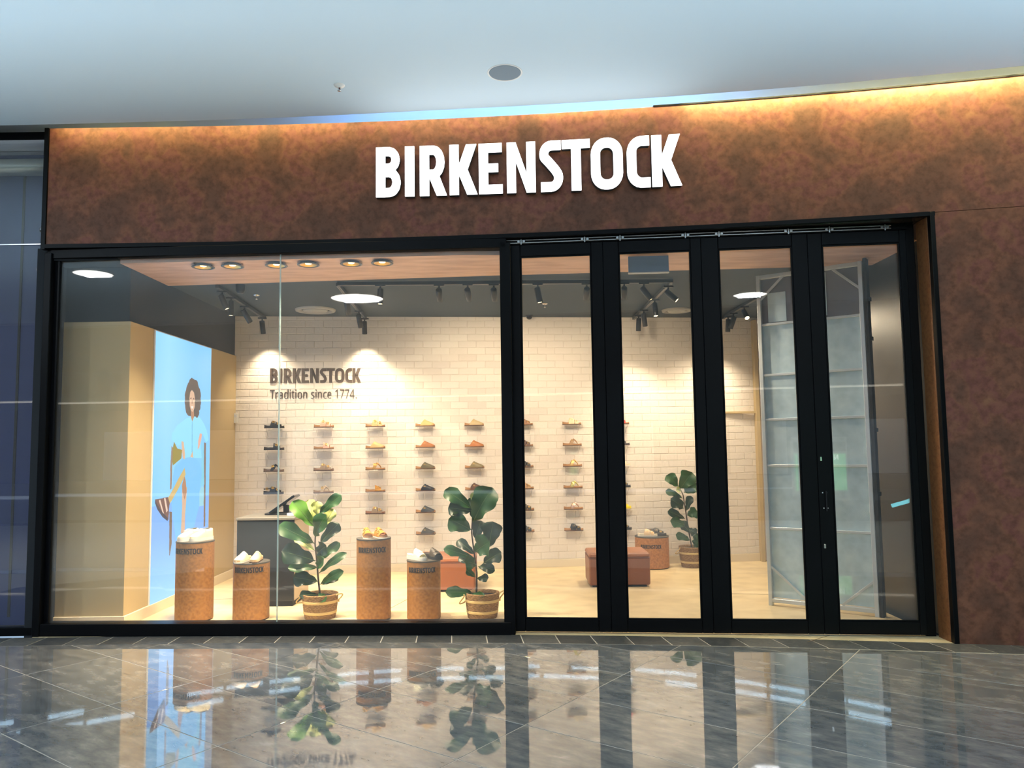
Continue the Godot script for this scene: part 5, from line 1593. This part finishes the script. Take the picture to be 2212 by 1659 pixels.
func small_things():
	# mall ceiling: speaker and sprinkler
	var sp := thing("ceiling_speaker", "round grey loudspeaker grille in the mall ceiling above the sign", "speaker", Vector3(-0.02, 4.26, -5.553))
	var b := MB.new(1)
	b.lathe([V(0.117, 0.0), V(0.122, -0.004), V(0.128, -0.004), V(0.131, 0.0)], 40)
	part("rim", b.done(), M.white, sp)
	var g := MB.new()
	g.lathe([V(0.118, -0.001), V(0.115, -0.004), V(0, -0.006)], 40)
	part("grille", g.done(), M.speaker, sp)
	var sk := thing("sprinkler", "white sprinkler head in the mall ceiling left of the loudspeaker", "sprinkler", Vector3(-1.282, 4.26, -5.715))
	var c := MB.new(1)
	c.lathe([V(0.0, -0.02), V(0.012, -0.02), V(0.016, -0.012), V(0.036, -0.009), V(0.042, 0.0)], 24)
	part("plate", c.done(), M.white, sk)
	var d := MB.new(1)
	d.tube([Vector3(0, -0.02, 0), Vector3(0, -0.038, 0)], 0.006, 0.004, 8)
	part("bulb", d.done(), mat(c8(90, 24, 22), 0.2), sk)
	var e := MB.new(1)
	e.lathe([V(0, -0.046), V(0.014, -0.045), V(0.014, -0.043), V(0, -0.042)], 16)
	for s in [-1, 1]: e.tube([Vector3(0.010 * s, -0.02, 0), Vector3(0.008 * s, -0.043, 0)], 0.0018, 0.0018, 6)
	part("deflector", e.done(), M.chrome, sk)
	# shop ceiling: round air outlets, sprinklers, detector
	for q in [[-2.30, -9.05, 0.235, "behind the glass joint near the wall sign"], [2.03, -9.42, 0.185, "seen through the second door"]]:
		var o := thing("air_outlet", "round grey air outlet in the shop ceiling, %s" % q[3], "air vent", Vector3(q[0], 3.14, q[1]), 0, "round air outlets")
		var r: float = q[2]
		var m := MB.new(1)
		m.lathe([V(r * 0.72, 0.0), V(r * 0.80, -0.022), V(r * 0.97, -0.018), V(r, 0.0)], 36)
		part("ring", m.done(), mat(c8(150, 152, 150), 0.5), o)
		var n := MB.new(1)
		n.lathe([V(0, -0.026), V(r * 0.55, -0.024), V(r * 0.62, -0.012), V(r * 0.60, -0.008)], 36)
		part("disc", n.done(), mat(c8(160, 162, 160), 0.5), o)
	for q in [[-2.70, -8.15, "near the leftmost light track"], [0.392, -8.88, "seen through the leftmost door"]]:
		var o := thing("sprinkler", "small sprinkler head in the dark shop ceiling, %s" % q[2], "sprinkler", Vector3(q[0], 3.14, q[1]), 0, "sprinklers in the shop ceiling")
		var m := MB.new(1)
		m.lathe([V(0, -0.012), V(0.012, -0.012), V(0.03, -0.005), V(0.034, 0.0)], 18)
		part("plate", m.done(), M.chrome, o)
		var n := MB.new(1)
		n.tube([Vector3(0, -0.01, 0), Vector3(0, -0.04, 0)], 0.004, 0.004, 6)
		n.lathe([V(0, -0.044), V(0.014, -0.043), V(0.014, -0.04), V(0, -0.039)], 14)
		part("deflector", n.done(), M.chrome, o)
	var dt := thing("camera_dome", "small dark dome camera at the top of the brick wall in the leftmost door", "camera", Vector3(0.228, 3.14, -9.66))
	var dm := MB.new(1)
	dm.lathe([V(0, -0.055), V(0.02, -0.05), V(0.034, -0.036), V(0.04, -0.015), V(0.04, 0)], 20)
	part("dome", dm.done(), M.screen_off, dt)
	var dr := MB.new(1)
	dr.lathe([V(0.041, -0.016), V(0.05, -0.012), V(0.052, 0)], 20)
	part("collar", dr.done(), M.head, dt)
	var pj := thing("camera_dome", "dark round camera hanging just behind the soffit near the leftmost track", "camera", Vector3(-2.684, 3.14, -7.62))
	var pb := MB.new(1)
	pb.lathe([V(0, -0.09), V(0.03, -0.085), V(0.045, -0.06), V(0.048, 0)], 20)
	part("dome", pb.done(), M.head, pj)
	# sensor on the bricks
	var wt := -atan2(B1.z - B0.z, B1.x - B0.x)
	var se := thing("wall_sensor", "small white sensor box high on the left end of the brick wall", "sensor", Vector3(-3.345, 1.83, -9.40), wt)
	part("body", boxm(Vector3(0, 0.06, 0.0), Vector3(0.058, 0.12, 0.04), 0.006), M.white, se)
	part("lens", boxm(Vector3(0, 0.085, 0.021), Vector3(0.03, 0.03, 0.004), 0.002), M.cove, se)
	# across the walkway behind the camera, seen only mirrored in the glass
	var ki := thing("info_kiosk", "green notice screen on a stand behind the camera, mirrored in the metal panel", "kiosk", Vector3(4.0, 0, 2.7), PI - 0.1)
	part("stand", boxm(Vector3(0, 0.3, 0), Vector3(0.5, 0.6, 0.12), 0.01), M.charcoal, ki)
	part("case", boxm(Vector3(0, 1.05, 0), Vector3(1.0, 1.1, 0.1), 0.01), M.white, ki)
	part("screen", boxm(Vector3(0, 0.95, 0.055), Vector3(0.94, 0.7, 0.01)), glow(c8(50, 180, 95), 1.6), ki)
	part("title_bar", boxm(Vector3(0, 1.42, 0.055), Vector3(0.94, 0.18, 0.01)), mat(c8(60, 62, 66), 0.4), ki)
	var tm := TextMesh.new()
	var sf := SystemFont.new()
	sf.font_names = PackedStringArray(["Droid Sans"])
	tm.font = sf
	tm.text = "New Items:"
	tm.font_size = 48
	tm.pixel_size = 0.0028
	tm.depth = 0.004
	var tx := part("lettering", tm, glow(Color.WHITE, 4.0), ki)
	tx.position = Vector3(0, 1.22, 0.065)
	area(ki, Vector3(0, 0.95, 0.1), Vector3(0, 0, 1), Vector2(0.9, 0.66), 0.3, c8(90, 220, 130))
	var es := thing("escalator", "escalator with a glowing cyan handrail across the mall, mirrored in the last door", "escalator", Vector3(7.9, 0, 8.0), 0.0)
	var tr := MB.new()
	for s in [-0.5, 0.5]: tr.box(Vector3(0.9, 0.2, s), Vector3(4.6, 0.5, 0.1), 0.01, Basis(Vector3.BACK, 0.5))
	part("truss", tr.done(), M.charcoal, es)
	var stp := MB.new()
	for i in 10: stp.box(Vector3(-0.8 + i * 0.36, -0.55 + i * 0.19, 0), Vector3(0.36, 0.19, 0.9))
	part("steps", stp.done(), M.black_matt, es)
	var hr := MB.new(1)
	hr.tube([Vector3(-1.45, -0.04, -0.5), Vector3(-1.1, 0.06, -0.5), Vector3(-0.6, 0.32, -0.5), Vector3(0.6, 1.0, -0.5), Vector3(2.6, 2.1, -0.5)], 0.045, 0.045, 8)
	part("lamp_handrail", hr.done(), glow(c8(120, 235, 250), 8.0), es)
